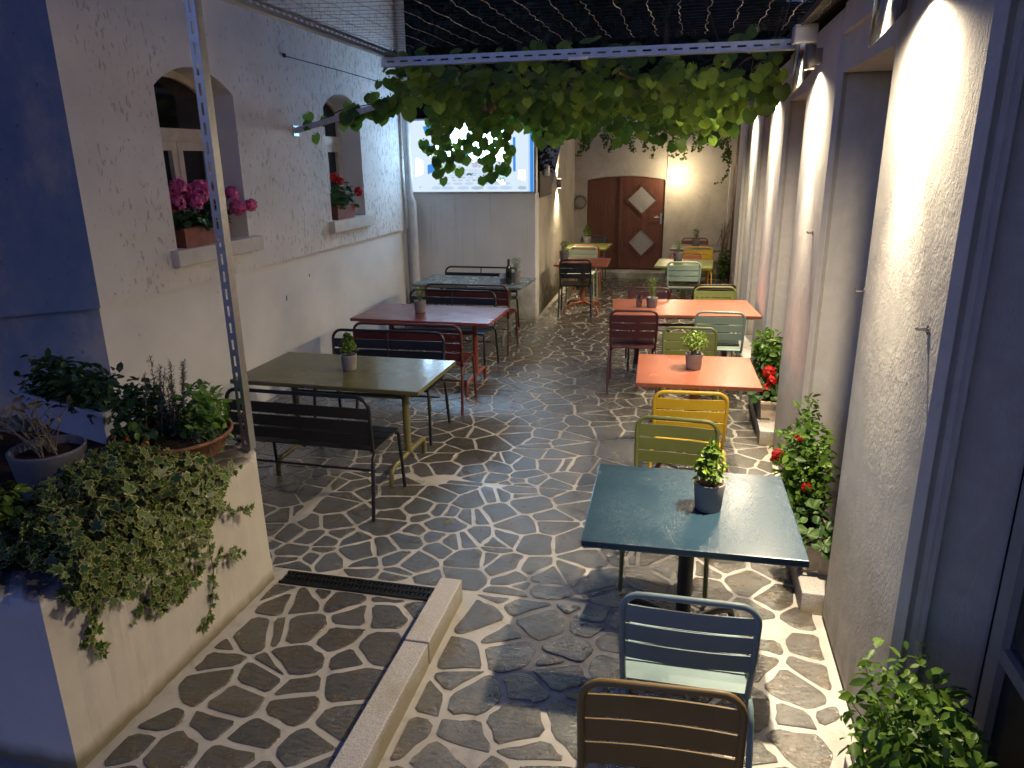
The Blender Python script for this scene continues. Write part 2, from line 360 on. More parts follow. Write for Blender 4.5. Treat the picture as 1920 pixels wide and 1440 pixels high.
def clip(poly, a, b, c):                     # keep a*x+b*y<=c
    out = []
    for i in range(len(poly)):
        p, q = poly[i], poly[(i+1) % len(poly)]; dp, dq = a*p[0]+b*p[1]-c, a*q[0]+b*q[1]-c
        if dp <= 0: out.append(p)
        if dp*dq < 0: t = dp/(dp-dq); out.append((p[0]+(q[0]-p[0])*t, p[1]+(q[1]-p[1])*t))
    return out
REG = [((-2.06, -1.17, -1.5, 3.12), .195, .0135), ((-.99, .73, -1.5, 3.25), .195, .0125), ((-2.34, .73, 3.28, 4.6), .19, .0095), ((-3.74, -2.36, 3.6, 4.6), .21, .0100),
       ((-3.74, .73, 4.61, 9.93), .19, .0085), ((-1.95, .98, 9.94, 13.97), .205, .0095)]
stones = []
rs = random.Random(38)
for (x0, x1, y0, y1), sz, gap in REG:
    seeds = []; ny = int((y1-y0)/(sz*.86))+1
    for j in range(-1, ny+1):
        off = rs.random()*sz
        for i in range(-1, int((x1-x0)/(sz*1.12))+2):
            if rs.random() < .10: continue
            seeds.append((x0+off+(i-.3)*sz*1.12+rs.uniform(-.40, .40)*sz, y0+(j+.5)*sz*.86+rs.uniform(-.36, .36)*sz, rs.uniform(-.16, .16)*sz*sz))
            if rs.random() < .16: a = rs.uniform(0, 6.28); seeds.append((seeds[-1][0]+sz*.5*math.cos(a), seeds[-1][1]+sz*.5*math.sin(a), -.05*sz*sz))
    if y0 == 4.61: seeds = [q for q in seeds if ((q[0]+.25)/.50)**2+((q[1]-5.40)/.36)**2 > 1]+[(-.25, 5.40, .045)]
    for i, (sx, sy, w) in enumerate(seeds):
        if not (x0-.05 < sx < x1+.05 and y0-.05 < sy < y1+.05): continue
        g = gap*rs.uniform(.7, 1.35)
        poly = [(max(x0, sx-sz*2.4), max(y0, sy-sz*2.4)), (min(x1, sx+sz*2.4), max(y0, sy-sz*2.4)), (min(x1, sx+sz*2.4), min(y1, sy+sz*2.4)), (max(x0, sx-sz*2.4), min(y1, sy+sz*2.4))]
        for k, (tx, ty, w2) in enumerate(seeds):
            dx, dy = tx-sx, ty-sy; L2 = dx*dx+dy*dy
            if k == i or L2 > 12*sz*sz or L2 < 1e-9: continue
            L = math.sqrt(L2); poly = clip(poly, dx/L, dy/L, (tx*tx+ty*ty-sx*sx-sy*sy+w-w2)/2/L-g)
            if len(poly) < 3: break
        if len(poly) < 3: continue
        A = sum(poly[q-1][0]*poly[q][1]-poly[q][0]*poly[q-1][1] for q in range(len(poly)))/2
        if A < .0035: continue
        cut = .017 if y0 < 0 else .012
        pts = []                              # knock the corners off, chip the edges
        for q in range(len(poly)):
            p, r_, n_ = poly[q-1], poly[q], poly[(q+1) % len(poly)]
            l1 = math.hypot(p[0]-r_[0], p[1]-r_[1]); l2 = math.hypot(n_[0]-r_[0], n_[1]-r_[1])
            if l1 < .012: continue
            c1 = min(.3, cut*rs.uniform(.4, 1.8)/max(l1, .03)); c2 = min(.3, cut*rs.uniform(.4, 1.8)/max(l2, .03))
            pts += [(r_[0]+(p[0]-r_[0])*c1, r_[1]+(p[1]-r_[1])*c1), (r_[0]+(n_[0]-r_[0])*c2, r_[1]+(n_[1]-r_[1])*c2)]
            if l2 > .12:
                tt = rs.uniform(.35, .65); nx, ny_ = -(n_[1]-r_[1])/l2, (n_[0]-r_[0])/l2; e = rs.uniform(-.004, .010)
                pts.append((r_[0]+(n_[0]-r_[0])*tt+nx*e, r_[1]+(n_[1]-r_[1])*tt+ny_*e))
        if len(pts) < 5: continue
        cx = sum(p[0] for p in pts)/len(pts); cy = sum(p[1] for p in pts)/len(pts)
        X, Y, Z = pix((cx, cy, 0)); vis = Z > .3 and -60 < X < 1980 and -60 < Y < 1500
        stones.append(((A/Z**3 if vis else 0), cx, cy, pts))
stones.sort(key=lambda t: -t[0])
rest = MB()
for k, (_, cx, cy, pts) in enumerate(stones):
    h = rs.uniform(.003, .008) if cy < 3.26 else rs.uniform(.002, .005); tl = .009 if cy < 3.26 else .005; tx, ty = rs.uniform(-tl, tl), rs.uniform(-tl, tl)
    mb = MB() if k < 299 else rest; ox, oy = (cx, cy) if k < 299 else (0, 0)
    n = len(pts); bot = [(x-ox, y-oy, -.004) for x, y in pts]
    mid = [(cx+(x-cx)*.99-ox, cy+(y-cy)*.99-oy, h*.7) for x, y in pts]
    top = [(cx+(x-cx)*.968-ox, cy+(y-cy)*.968-oy, h+(x-cx)*tx+(y-cy)*ty) for x, y in pts]
    fs = [(i, (i+1) % n, n+(i+1) % n, n+i) for i in range(n)]+[(n+i, n+(i+1) % n, 2*n+(i+1) % n, 2*n+i) for i in range(n)]+[tuple(range(2*n, 3*n))]
    mb.add(bot+mid+top, fs)
    if k < 299: mb.build('flagstone', M_stone, floor, (cx, cy, 0))
tag(rest.build('flagstones', M_stone, floor), kind='stuff')

# kerb of two blocks, drain grate
kb = thing('stone_kerb', 'pale granite kerb of two blocks dividing the lower paving patch', 'kerb')
for y0, y1 in ((-1.2, 2.655), (2.665, 3.19)):
    MB().bbox(-1.135, -1.02, y0, y1, -.02, .12, .006).build('kerb_block', M_granite, kb)
dr = thing('drain_grate', 'black slotted drain channel across the lower paving by the kerb', 'drain', (0, 0, 0))
mb = MB(); mb.box(-2.05, -1.16, 3.135, 3.15, -.01, .012); mb.box(-2.05, -1.16, 3.235, 3.25, -.01, .012)
MB().box(-2.05, -1.16, 3.15, 3.235, -.012, .002).build('channel', M_iron, dr); mb.build('frame', M_iron, dr)
mb = MB(); x = -2.04
while x < -1.18: mb.box(x, x+.012, 3.151, 3.19, .002, .011); mb.box(x+.012, x+.024, 3.195, 3.234, .002, .011); x += .024
mb.box(-2.045, -1.165, 3.188, 3.197, .003, .0125); mb.build('grate_bars', M_iron, dr)

# ------------------------------------------------------------------ right building
rb = thing('white_right_building', 'white plastered building with lamp lit pilasters along the right side', 'building')
PIL = [(-.6, 1.05), (2.36, 3.42), (4.60, 5.72), (6.83, 8.0), (9.1, 10.25), (11.35, 12.5)]
for a, b in PIL:
    p = MB().bbox(.77, .825, a, b, 0, 2.965, .026, 0, 1).build('pilaster', M_trowel, rb)
    MB().box(.825, 1.06, a+.028, b-.028, 0, 2.62).build('pilaster_core', M_trowel, p)
for (a, b), (c, d) in zip(PIL[:-1], PIL[1:]):
    MB().box(.795, 1.06, b-.0, c+.0, 2.62, 2.81).build('lintel', M_trowel, rb)
    MB().box(.772, 1.06, b+.001, c-.001, 2.81, 2.962).build('parapet_band', M_trowel, rb)
    if b > 2:
        MB().box(1.06, 1.16, b-.03, c+.03, 0, 2.62).build('recess_panel', M_panel, rb)
        MB().bbox(.67, 1.058, b+.002, c-.002, 0, .12, .006).build('stone_step', M_granite, rb)
MB().box(.90, 1.06, 12.5, 14.35, 0, 2.96).build('end_wall', M_trowel, rb)
MB().box(1.16, 1.3, -.6, 14.35, 0, 2.9).build('core_wall', M_panel, rb)
MB().bbox(.67, 1.06, 1.052, 2.358, 0, .12, .006).build('stone_step', M_granite, rb)
w = MB().box(1.04, 1.10, 2.25, 2.33, .12, 2.62).build('window_frame', M_alu, rb)
MB().box(1.04, 1.10, 1.08, 1.16, .12, 2.62).build('stile', M_alu, w); MB().box(1.045, 1.095, 1.16, 2.25, .66, .71).build('rail', M_alu, w)
MB().box(1.045, 1.095, 1.16, 2.25, .12, .18).build('rail', M_alu, w)
MB().box(1.066, 1.07, 1.16, 2.25, .18, 2.62).build('pane', M_glass, w); MB().box(1.14, 1.158, 1.05, 2.36, .0, 2.62).build('blind', M_curtain, w)
MB().box(.845, .855, 2.350, 2.3875, .0, 2.6).build('corner_bead', M_trowel, rb)
rf = MB(); rf.add([(.66, -.6, 2.985), (.66, 14.4, 2.985), (6, 14.4, 4.9), (6, -.6, 4.9), (.66, -.6, 3.03), (.66, 14.4, 3.03), (6, 14.4, 4.95), (6, -.6, 4.95)], [(3, 2, 1, 0), (4, 5, 6, 7), (0, 1, 5, 4), (1, 2, 6, 5), (2, 3, 7, 6), (3, 0, 4, 7)])
rf.build('roof', M_roof, rb)
MB().box(1.3, 6, 14.2, 14.35, 0, 3.0).build('gable_wall', M_trowel, rb)

def spot(name, loc, d, w, ang, blend, r=.02, c=(1, .82, .57), parent=None):
    l = bpy.data.lights.new(name, 'SPOT'); l.energy = w; l.spot_size = math.radians(ang); l.spot_blend = blend; l.shadow_soft_size = r; l.color = c
    o = bpy.data.objects.new(name, l); COL.objects.link(o); o.location = loc
    o.rotation_euler = Vector(d).to_track_quat('-Z', 'Y').to_euler()
    if parent: o.parent = parent
    return o
M_lens = emit('lamp_lens', (1, .84, .6), 2.5)
ords = {0: ('above the glass door beside the camera', 'nearest'), 1: ('over the broad pilaster beside the glass door', ''), 2: ('over the pilaster where the slotted beam ends', ''), 3: ('over the pilaster by the long orange table', ''), 4: ('over the farthest lit pilaster', '')}
for k, (a, b) in enumerate(PIL[:5]):
    if k == 0: continue
    y = (a+b)/2+.06
    t = thing('wall_downlight', 'small grey cylinder downlight '+ords[k][0], 'wall lamp', (.702, y, 2.70), 0, 'downlights along the right pilasters')
    MB().lathe([(.0, .14), (.031, .14), (.033, .136), (.033, .004), (.031, 0), (.027, 0), (.027, .012), (0, .012)], n=20).build('lamp_body', M_lampbody, t)
    MB().lathe([(.0265, .009), (0, .009)], n=16).build('lens', M_lens, t)
    MB().box(.028, .068, -.02, .02, .03, .12).build('mount', M_lampbody, t)
    spot('beam', (-.004, 0, -.004), (.055, 0, -1), LAMP_W, 13, 1., .016, parent=t); spot('flood', (-.004, 0, -.005), (-.13, .0, -1), LAMP_MID_W, 50, 1., .022, parent=t); spot('spill', (-.004, 0, -.006), (-.12, 0, -1), LAMP_WIDE_W, 160, 1., .024, parent=t)
    if k:
        ys = (a+b)/2+.36
        sp = thing('rain_spout', 'shiny slant cut steel rain spout '+{1: 'above the broad nearest pilaster', 2: 'under the white box at the beam end', 3: 'beside the lamp by the hanging vine edge', 4: 'farthest along beside the brown drainpipe'}[k], 'rain spout', (.70, ys, 2.585), 0, 'steel rain spouts on the pilasters')
        n = 20; vs = []
        for zt in (0, 1):
            for j in range(n):
                q = 2*PI*j/n; x, yy = .058*math.cos(q), .058*math.sin(q)
                vs.append((x, yy, .30 if zt else .06+x*1.15))
        MB().add(vs+[(x*.95, y2*.95, z) for x, y2, z in vs], [(j, (j+1) % n, n+(j+1) % n, n+j) for j in range(n)]+[(2*n+(j+1) % n, 2*n+j, 3*n+j, 3*n+(j+1) % n) for j in range(n)]+[((j+1) % n, j, 2*n+j, 2*n+(j+1) % n) for j in range(n)], 0, True).build('spout_pipe', M_inox, sp)
        MB().bbox(-.075, .068, -.07, .07, .30, .41, .006).build('spout_box', M_white, sp)
for (y, z, lab) in ((3.40, 1.635, 'on the left edge of the broad nearest pilaster'), (2.50, 1.665, 'on the right side of the broad nearest pilaster'), (4.85, 1.74, 'on the second pilaster above the basil trough')):
    t = MB().tube([(.785, 0, 0), (.738, 0, 0), (.733, 0, .008)], .006, 6).tube([(.772, 0, 0), (.766, 0, 0)], .016, 10).build('wall_hook', M_inox, None, (0, y, z)); tag(t, 'small steel hook pin '+lab, 'hook', 'steel hooks on the pilasters')

# ------------------------------------------------------------------ left house
lh = thing('white_left_house', 'white house with two arched windows along the left side', 'house')
XW, XR = -3.78, -4.06
WIN = [(4.98, 5.97), (7.62, 8.52)]; ZS, ZSP, ZPK = 1.56, 2.735, 2.90
def archz(y, a, b):
    t = (y-(a+b)/2)/((b-a)/2); R = ((b-a)/2)**2/(2*(ZPK-ZSP))+(ZPK-ZSP)/2
    return ZPK-R+math.sqrt(max(0, R*R-((y-(a+b)/2))**2))
mb = MB(); ZT, ZB = 6.0, 1.27
def quad(y0, y1, z0, z1): mb.add([(XW, y0, z0), (XW, y1, z0), (XW, y1, z1), (XW, y0, z1)], [(0, 1, 2, 3)])
edges = [4.12, WIN[0][0], WIN[0][1], WIN[1][0], WIN[1][1], 10.02]
for i in (0, 2, 4): quad(edges[i], edges[i+1], ZB, ZT)
for a, b in WIN:
    quad(a, b, ZB, ZS); ys = [a+(b-a)*i/14 for i in range(15)]
    for p, q in zip(ys[:-1], ys[1:]):
        zp, zq = archz(p, a, b), archz(q, a, b)
        mb.add([(XW, p, zp), (XW, q, zq), (XW, q, ZT), (XW, p, ZT)], [(0, 1, 2, 3)])
        mb.add([(XW, p, zp), (XW, q, zq), (XR, q, zq), (XR, p, zp)], [(3, 2, 1, 0)], 1)
    for yy in (a, b): mb.add([(XW, yy, ZS), (XW, yy, archz(yy, a, b)), (XR, yy, archz(yy, a, b)), (XR, yy, ZS)], [(0, 1, 2, 3)], 1)
    mb.add([(XW, a, ZS), (XW, b, ZS), (XR, b, ZS), (XR, a, ZS)], [(0, 1, 2, 3)], 1)
mb.add([(XW, 4.12, ZB), (XW, 10.02, ZB), (-3.83, 10.02, ZB), (-3.83, 4.12, ZB)], [(3, 2, 1, 0)])
mb.build('upper_wall', [M_rough, M_plinth], lh)
MB().add([(-3.815, 4.145, 0), (-3.815, 10.02, 0), (-3.815, 10.02, ZB), (-3.815, 4.145, ZB)], [(0, 1, 2, 3)]).build('plinth', M_plinth, lh)
dx, dy = -.75, -.66
def face(x, y, z0, z1, mat, name, L=6):
    return MB().add([(x+dx*L, y+dy*L, z0), (x, y, z0), (x, y, z1), (x+dx*L, y+dy*L, z1)], [(0, 1, 2, 3)]).build(name, mat, lh)
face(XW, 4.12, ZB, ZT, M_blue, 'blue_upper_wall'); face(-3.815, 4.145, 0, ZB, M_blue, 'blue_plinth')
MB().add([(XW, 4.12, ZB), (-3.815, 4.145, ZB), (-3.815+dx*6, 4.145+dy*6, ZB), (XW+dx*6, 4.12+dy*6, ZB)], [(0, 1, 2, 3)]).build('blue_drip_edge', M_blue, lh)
MB().box(-9, XW+.55, 4.0, 10.0, 4.5, 4.6).build('roof', M_roof, lh)  # unseen eave slab, added to shade the upper wall
for a, b in WIN:
    w = MB(); n = 14; t = .055
    ys = [a+(b-a)*i/n for i in range(n+1)]
    for p, q in zip(ys[:-1], ys[1:]):
        w.add([(x, yy, archz(yy, a, b)-d) for x in (XR-.01, XR+.03) for d in (0, t) for yy in (p, q)], [(0, 1, 3, 2), (4, 6, 7, 5), (2, 3, 7, 6), (0, 4, 5, 1)])
    fr = w.box(XR-.01, XR+.03, a, a+t, ZS, ZSP-.02).box(XR-.01, XR+.03, b-t, b, ZS, ZSP-.02).build('window_frame', M_cream, lh)
    MB().box(XR-.012, XR+.045, a+t, b-t, 2.36, 2.46).box(XR+.03, XR+.06, a+.02, b-.02, 2.39, 2.43).build('transom', M_cream, fr)
    m_ = (a+b)/2
    for y0, y1 in ((a+t, m_-.004), (m_+.004, b-t)):
        MB().box(XR-.005, XR+.038, y0, y0+.065, 1.585, 2.358).box(XR-.005, XR+.038, y1-.065, y1, 1.585, 2.358).box(XR-.005, XR+.038, y0+.065, y1-.065, 2.29, 2.358).box(XR-.005, XR+.038, y0+.065, y1-.065, 1.585, 1.66).build('casement', M_cream, fr)
    MB().add([(XR, a+.02, ZS), (XR, b-.02, ZS), (XR, b-.02, 2.88), (XR, a+.02, 2.88)], [(0, 1, 2, 3)]).build('pane', M_pane, fr)
    MB().bbox(XR, XW+.07, a-.085, b+.115, 1.435, 1.558, .006).build('window_sill', M_sill, lh)
dp = thing('white_downpipe', 'white rainwater downpipe in the corner left of the lit screen', 'downpipe')
MB().tube([(-3.70, 9.84, 6), (-3.70, 9.84, 1.72), (-3.66, 9.84, 1.62), (-3.66, 9.84, 0)], .052, 14).build('pipe', M_white, dp)
for z in (.9, 2.2, 3.4): MB().tube([(-3.70 if z > 1.7 else -3.66, 9.84, z), (-3.70 if z > 1.7 else -3.66, 9.84, z+.03)], .058, 14).build('pipe_clip', M_white, dp)
MB().box(-3.80, -3.745, 9.95, 9.99, 0, 6).build('cable_duct', M_white, dp)

for yy, zz, hh in ((6.55, .92, .05), (7.05, 1.06, .03)):
    tag(MB().box(-3.8145, -3.8125, yy, yy+.014, zz-hh, zz).build('rust_mark', M_dtrough, lh), 'rusty drip mark left by an old fixing')
# ------------------------------------------------------------------ low wall with lit screen, rear walls
lw = thing('low_concrete_wall', 'stained pale concrete wall carrying the lit picture screen', 'wall')
MB().bbox(-3.8, -1.965, 10.0, 10.24, 0, 1.745, .012).build('wall_body', M_conc, lw)
rl = thing('rear_side_wall', 'old yellowish side wall with sloping top behind the screen wall', 'wall')
prof = [(10.25, 0), (14.36, 0), (14.36, 3.1), (13.35, 3.1), (13.07, 2.76), (11.35, 1.66), (10.25, 1.66)]
mb = MB(); n = len(prof); xs = lambda y: -1.99-(y-10.25)*.019
mb.add([(xs(y), y, z) for y, z in prof]+[(xs(y)-.3, y, z) for y, z in prof], [tuple(range(n)), tuple(range(2*n-1, n-1, -1))]+[(i, n+i, n+(i+1) % n, (i+1) % n) for i in range(n)])
mb.build('wall_body', M_old, rl)
bw = thing('rear_end_wall', 'old yellowish end wall of the courtyard around the arched door', 'wall')
YB = 14.35; DX0, DX1 = -1.83, -.375
def dtop(x): t = (x-(DX0+DX1)/2)/((DX1-DX0)/2); return 1.78+.075*(1-t*t)
mb = MB()
def bq(x0, x1, z0, z1, z0b=None): mb.add([(x0, YB, z0), (x1, YB, z0 if z0b is None else z0b), (x1, YB, z1), (x0, YB, z1)], [(0, 1, 2, 3)])
bq(-2.2, DX0, 0, 3.3); bq(DX1, 1.1, 0, 3.3); xs_ = [DX0+(DX1-DX0)*i/12 for i in range(13)]
for p, q in zip(xs_[:-1], xs_[1:]):
    bq(p, q, dtop(p), 3.3, dtop(q)); mb.add([(p, YB, dtop(p)), (q, YB, dtop(q)), (q, YB+.12, dtop(q)), (p, YB+.12, dtop(p))], [(3, 2, 1, 0)])
for x in (DX0, DX1): mb.add([(x, YB, .0), (x, YB+.12, .0), (x, YB+.12, 1.8), (x, YB, 1.8)], [(0, 1, 2, 3)])
mb.box(-2.2, 1.1, YB+.125, YB+.35, 0, 3.3); mb.build('wall_body', M_old, bw)
MB().bbox(-1.95, -.30, 13.99, 14.34, -.01, .115, .012).build('threshold_step', M_conc, bw)
MB().bbox(.45, .9, 14.14, 14.34, -.01, .09, .015).build('base_ledge', M_old, bw)
dd = thing('arched_wooden_door', 'reddish brown arched double door with two diamond panes', 'door', (0, 0, 0))
def leaf_door(x0, x1, name):
    m = MB(); k = 8; X = [x0+(x1-x0)*i/k for i in range(k+1)]
    poly = [(x0, .125)]+[(x1, .125)]+[(x, dtop(x)-.012) for x in X[::-1]]
    n = len(poly); ya, yb = YB+.055, YB+.10
    m.add([(x, ya, z) for x, z in poly]+[(x, yb, z) for x, z in poly], [tuple(range(n)), tuple(range(2*n-1, n-1, -1))]+[(i, n+i, n+(i+1) % n, (i+1) % n) for i in range(n)])
    return m.build(name, M_wood, dd)
leaf_door(DX0+.008, -1.205, 'door_leaf'); dl = leaf_door(-1.195, DX1-.008, 'door_leaf')
MB().bbox(-1.225, -1.175, YB+.02, YB+.054, .13, 1.82, .006).build('cover_strip', M_wood, dd)
for cx, cz, a, b in ((-.79, 1.42, .31, .30), (-.775, .63, .285, .30)):
    co = lambda s, y: [(cx-a*s, y, cz), (cx, y, cz-b*s), (cx+a*s, y, cz), (cx, y, cz+b*s)]
    m = MB(); m.add(co(1, YB+.054)+co(1, YB+.03)+co(.84, YB+.03)+co(.84, YB+.054), [(4*r+i, 4*r+(i+1) % 4, 4*(r+1)+(i+1) % 4, 4*(r+1)+i) for r in range(3) for i in range(4)])
    f = m.build('diamond_frame', M_wood, dl); MB().add(co(.86, YB+.047), [(0, 1, 2, 3)]).build('pane', M_frost, f)
h = MB().bbox(-.45, -.41, YB+.045, YB+.054, .97, 1.17, .003).tube([(-.43, YB+.05, 1.1), (-.43, YB+.0, 1.1), (-.56, YB-.005, 1.1)], .011, 8).build('door_handle', M_steel, dl)
bl = thing('bulkhead_lamp', 'glowing oval bulkhead lamp on the end wall right of the door', 'wall lamp', (-.165, YB-.005, 1.84))
n = 20; el = lambda s, y: [(s*.135*math.cos(2*PI*j/n)*(1 if abs(math.cos(2*PI*j/n)) < .8 else .97), y, s*.066*math.sin(2*PI*j/n)) for j in range(n)]
ring = lambda R: [(r*n+j, r*n+(j+1) % n, (r+1)*n+(j+1) % n, (r+1)*n+j) for r in range(R-1) for j in range(n)]
MB().add(el(1.08, 0)+el(1.08, -.03)+el(1.0, -.035), ring(3), 0, True).build('lamp_base', M_white, bl)
MB().add(el(1.0, -.032)+el(.97, -.06)+el(.8, -.08)+el(.4, -.088), ring(4)+[tuple(range(3*n, 4*n))], 0, True).build('diffuser', emit('bulkhead_glow', (1, .86, .62), 3.5), bl)
pl = bpy.data.lights.new('bulkhead_light', 'POINT'); pl.energy = 5; pl.color = (1, .80, .52); pl.shadow_soft_size = .07
po = bpy.data.objects.new('bulkhead_light', pl); COL.objects.link(po); po.parent = bl; po.location = (0, -.36, 0)
sl = thing('side_wall_lamp', 'small up and down lamp on the rear side wall near the screen', 'wall lamp', (-1.985, 12.07, 1.80))
MB().tube([(0, 0, -.07), (0, 0, .07)], .032, 14).box(-.06, -.02, -.02, .02, -.02, .02).build('lamp_body', M_lampbody, sl)
MB().tube([(0, 0, -.074), (0, 0, -.0705)], .028, 12).tube([(0, 0, .0705), (0, 0, .074)], .028, 12).build('lens', M_lens, sl)
spot('down_beam', (.0, 0, -.08), (.06, 0, -1), 46, 125, 1, .02, parent=sl); spot('up_beam', (0, 0, .08), (.0, 0, 1), 14, 110, 1, .02, parent=sl)
t = thing('hose_loop', 'grey coiled hose loop hung on the end wall left of the door', 'hose', (-1.95, YB-.03, 1.38))
MB().tube([(.115*math.cos(q), .0, .115*math.sin(q)) for q in [2*PI*i/24 for i in range(24)]], .013, 8, 0, True).tube([(.105*math.cos(q), -.02, .112*math.sin(q)-.01) for q in [2*PI*i/24 for i in range(24)]], .011, 8, 0, True).build('hose', M_pot2, t)
MB().tube([(0.02, .03, .14), (.02, -.03, .14), (.02, -.035, .20)], .009, 6).build('hook', M_white, t)
t = MB().tube([(-.345, YB-.015, 1.80), (-.345, YB-.015, 2.45)], .010, 8).build('cable_conduit', M_white); tag(t, 'thin pale conduit rising from the door corner on end wall', 'conduit')
t = thing('brown_drainpipe', 'dark brown rain drainpipe in the rear right corner', 'drainpipe', (.885, 14.0, 0))
MB().tube([(0, 0, 0), (0, 0, 3.1)], .058, 16).build('pipe', M_brownpipe, t)
for z in (.55, 1.2, 2.2): MB().tube([(0, 0, z), (0, 0, z+.03)], .064, 16).build('pipe_clip', M_brownpipe, t)
t = MB().tube([(.77, YB-.03, 1.0), (.76, YB-.03, 1.35), (.77, YB-.03, 2.0)], .013, 8).build('grey_standpipe', M_white); tag(t, 'thin pale pipe on end wall beside the brown drainpipe', 'pipe')

# lit picture screen: a flat translucent print over a lamp box
sc = thing('lit_picture_screen', 'glowing white and blue picture screen of an alley on low wall', 'screen', (-3.72, 9.985, 1.765))
SW, SH = 1.735, .93
fr = MB(); fr.box(-.03, SW+.03, -.005, .10, -.022, 0).box(-.03, SW+.03, -.005, .10, SH, SH+.022).box(-.03, 0, -.005, .10, 0, SH).box(SW, SW+.03, -.005, .10, 0, SH); fr.build('frame', M_steel, sc)
MB().box(0, SW, .03, .095, 0, SH).build('box_back', M_white, sc)
E = SCREEN_E
Q = .20
PC = [emit('print_white', (.40, .67, 1), E), emit('print_blue', (.05, .30, .85), Q), emit('print_pale', (.55, .72, .95), Q), emit('print_green', (.34, .68, .46), Q), emit('print_cream', (.50, .72, 1), E), emit('print_dark', (.20, .22, .28), Q*.6), emit('print_lilac', (.56, .54, .76), Q), emit('print_grey', (.45, .60, .75), Q), emit('print_wall', (.74, .88, 1), Q*1.02)]
pm = MB(); P = lambda pts, m, d: pm.add([(u*SW, .018-d*.0012, v*SH) for u, v in pts], [tuple(range(len(pts)))], m)
R_ = lambda u0, u1, v0, v1, m, d=1: P([(u0, v0), (u1, v0), (u1, v1), (u0, v1)], m, d)
R_(0, 1, 0, 1, 8, 0); P([(.215, .44), (.37, .47), (.57, .47), (.79, .42), (.81, .70), (.74, .93), (.30, .97), (.22, .78)], 0, .5); P([(.04, .22), (.10, .26), (.10, .44), (.05, .48)], 0, .5); P([(.875, .18), (.93, .15), (.93, .30), (.88, .30)], 0, .5)
P([(.955, .0), (.995, .0), (.995, .82), (.955, .84)], 1, 2); P([(.955, .0), (.968, .0), (.968, .83), (.955, .84)], 2, 3); R_(.835, .855, .28, .75, 1, 2); P([(.115, .92), (.19, .93), (.19, .90), (.13, .83)], 1, 2); P([(.12, .58), (.17, .60), (.17, .68), (.12, .67)], 1, 2)
P([(.14, .25), (.20, .29), (.20, .41), (.14, .38)], 1, 2); R_(.385, .44, .40, .55, 2, 2); R_(.39, .435, .41, .54, 4, 3); R_(.39, .43, .40, .455, 1, 4); R_(.45, .485, .39, .55, 1, 3); R_(.51, .55, .40, .56, 2, 2); R_(.515, .545, .41, .5, 4, 3)
R_(.38, .425, .64, .67, 1, 2); P([(.36, .58), (.43, .63), (.425, .64), (.355, .59)], 2, 2); R_(.375, .38, .33, .7, 2, 2); P([(.14, .55), (.17, .5), (.16, .6)], 4, 2)
ru = random.Random(4)
def blobs(u0, u1, v0, v1, m, k, r, d):
    for _ in range(k):
        u, v = ru.uniform(u0, u1), ru.uniform(v0, v1); q = ru.uniform(0, 6)
        P([(u+r*ru.uniform(.5, 1)*math.cos(q+i), v+1.7*r*ru.uniform(.5, 1)*math.sin(q+i)) for i in range(6)], m, d+ru.random())
blobs(.25, .37, .27, .40, 3, 46, .012, 3); blobs(.66, .76, .13, .27, 3, 22, .012, 3); blobs(.70, .77, .10, .17, 4, 9, .01, 5); blobs(.50, .57, .33, .46, 6, 26, .013, 3); blobs(.55, .72, .70, .95, 3, 16, .012, 3)
P([(.455, .24), (.47, .262), (.49, .262), (.505, .255), (.515, .27), (.51, .245), (.50, .235), (.498, .22), (.492, .235), (.472, .237), (.468, .222), (.463, .238)], 5, 3)
P([(.065, .055), (.083, .055), (.083, .075), (.065, .075)], 7, 3)
v = .02
while v < .32:
    hgt = .014+.06*(1-v/.33)**1.4; lo, hi = .18+v*.62, .93-v*1.2; u = lo+ru.uniform(0, .03)
    while u < hi:
        wd = (hgt*1.25)*ru.uniform(.7, 1.5); q = ru.uniform(0, 1)
        P([(u+wd*.46*math.cos(q+2*PI*i/7)*ru.uniform(.85, 1.1), v+hgt*.5+hgt*.40*math.sin(q+2*PI*i/7)*ru.uniform(.85, 1.1)) for i in range(7)], 2 if ru.random() < .7 else 7, 2+ru.random()*.5); u += wd*1.02
    v += hgt
pm.build('picture', PC, sc)

# dark planter with shrub and box behind the screen
t = thing('brown_planter_box', 'dark brown planter box with a shrub on rear side wall', 'planter')
MB().bbox(-2.30, -1.955, 10.27, 11.2, 1.675, 2.02, .008).build('box', M_dtrough, t)
sh = MB()
def leaves(mb, n, fpos, size, mat=0, up=.3, shape=None, M0=None):
    for _ in range(n):
        p = fpos()
        mb.add(shape[0], shape[1], mat, False, rmat(p, rdir(up), U(0, 6.28), size*U(.65, 1.25)))
OVAL = ([(0, 0, 0), (.26, .3, .06), (.22, .7, .05), (0, 1, -.08), (-.22, .7, .05), (-.26, .3, .06), (0, .5, -.03)], [(0, 1, 6), (1, 2, 6), (2, 3, 6), (3, 4, 6), (4, 5, 6), (5, 0, 6)])
NEED = ([(0, 0, 0), (.09, .5, .02), (0, 1, 0), (-.09, .5, .02)], [(0, 1, 2, 3)])
ROUND = ([(0, 0, 0)]+[(.5*math.sin(a)*(1.0), .46-.5*math.cos(a), .07*math.cos(3*a)) for a in [.55+i*(2*PI-1.1)/9 for i in range(10)]], [(0, i, i+1) for i in range(1, 10)])
IVY = [(0, 0), (.20, -.12), (.46, .10), (.26, .24), (.42, .52), (.17, .50), (0, .95), (-.17, .50), (-.42, .52), (-.26, .24), (-.46, .10), (-.20, -.12)]
leaves(sh, 420, lambda: (U(-2.3, -1.9), U(10.3, 11.3), 2.0+.75*random.random()**1.2), .085, shape=OVAL)
sh.build('shrub', L_tree, t)
tag(MB().bbox(-1.95, -1.89, 10.55, 10.67, 1.95, 2.09, .006).build('junction_box', M_white), 'small white box beside the shrub right of the screen', 'box')

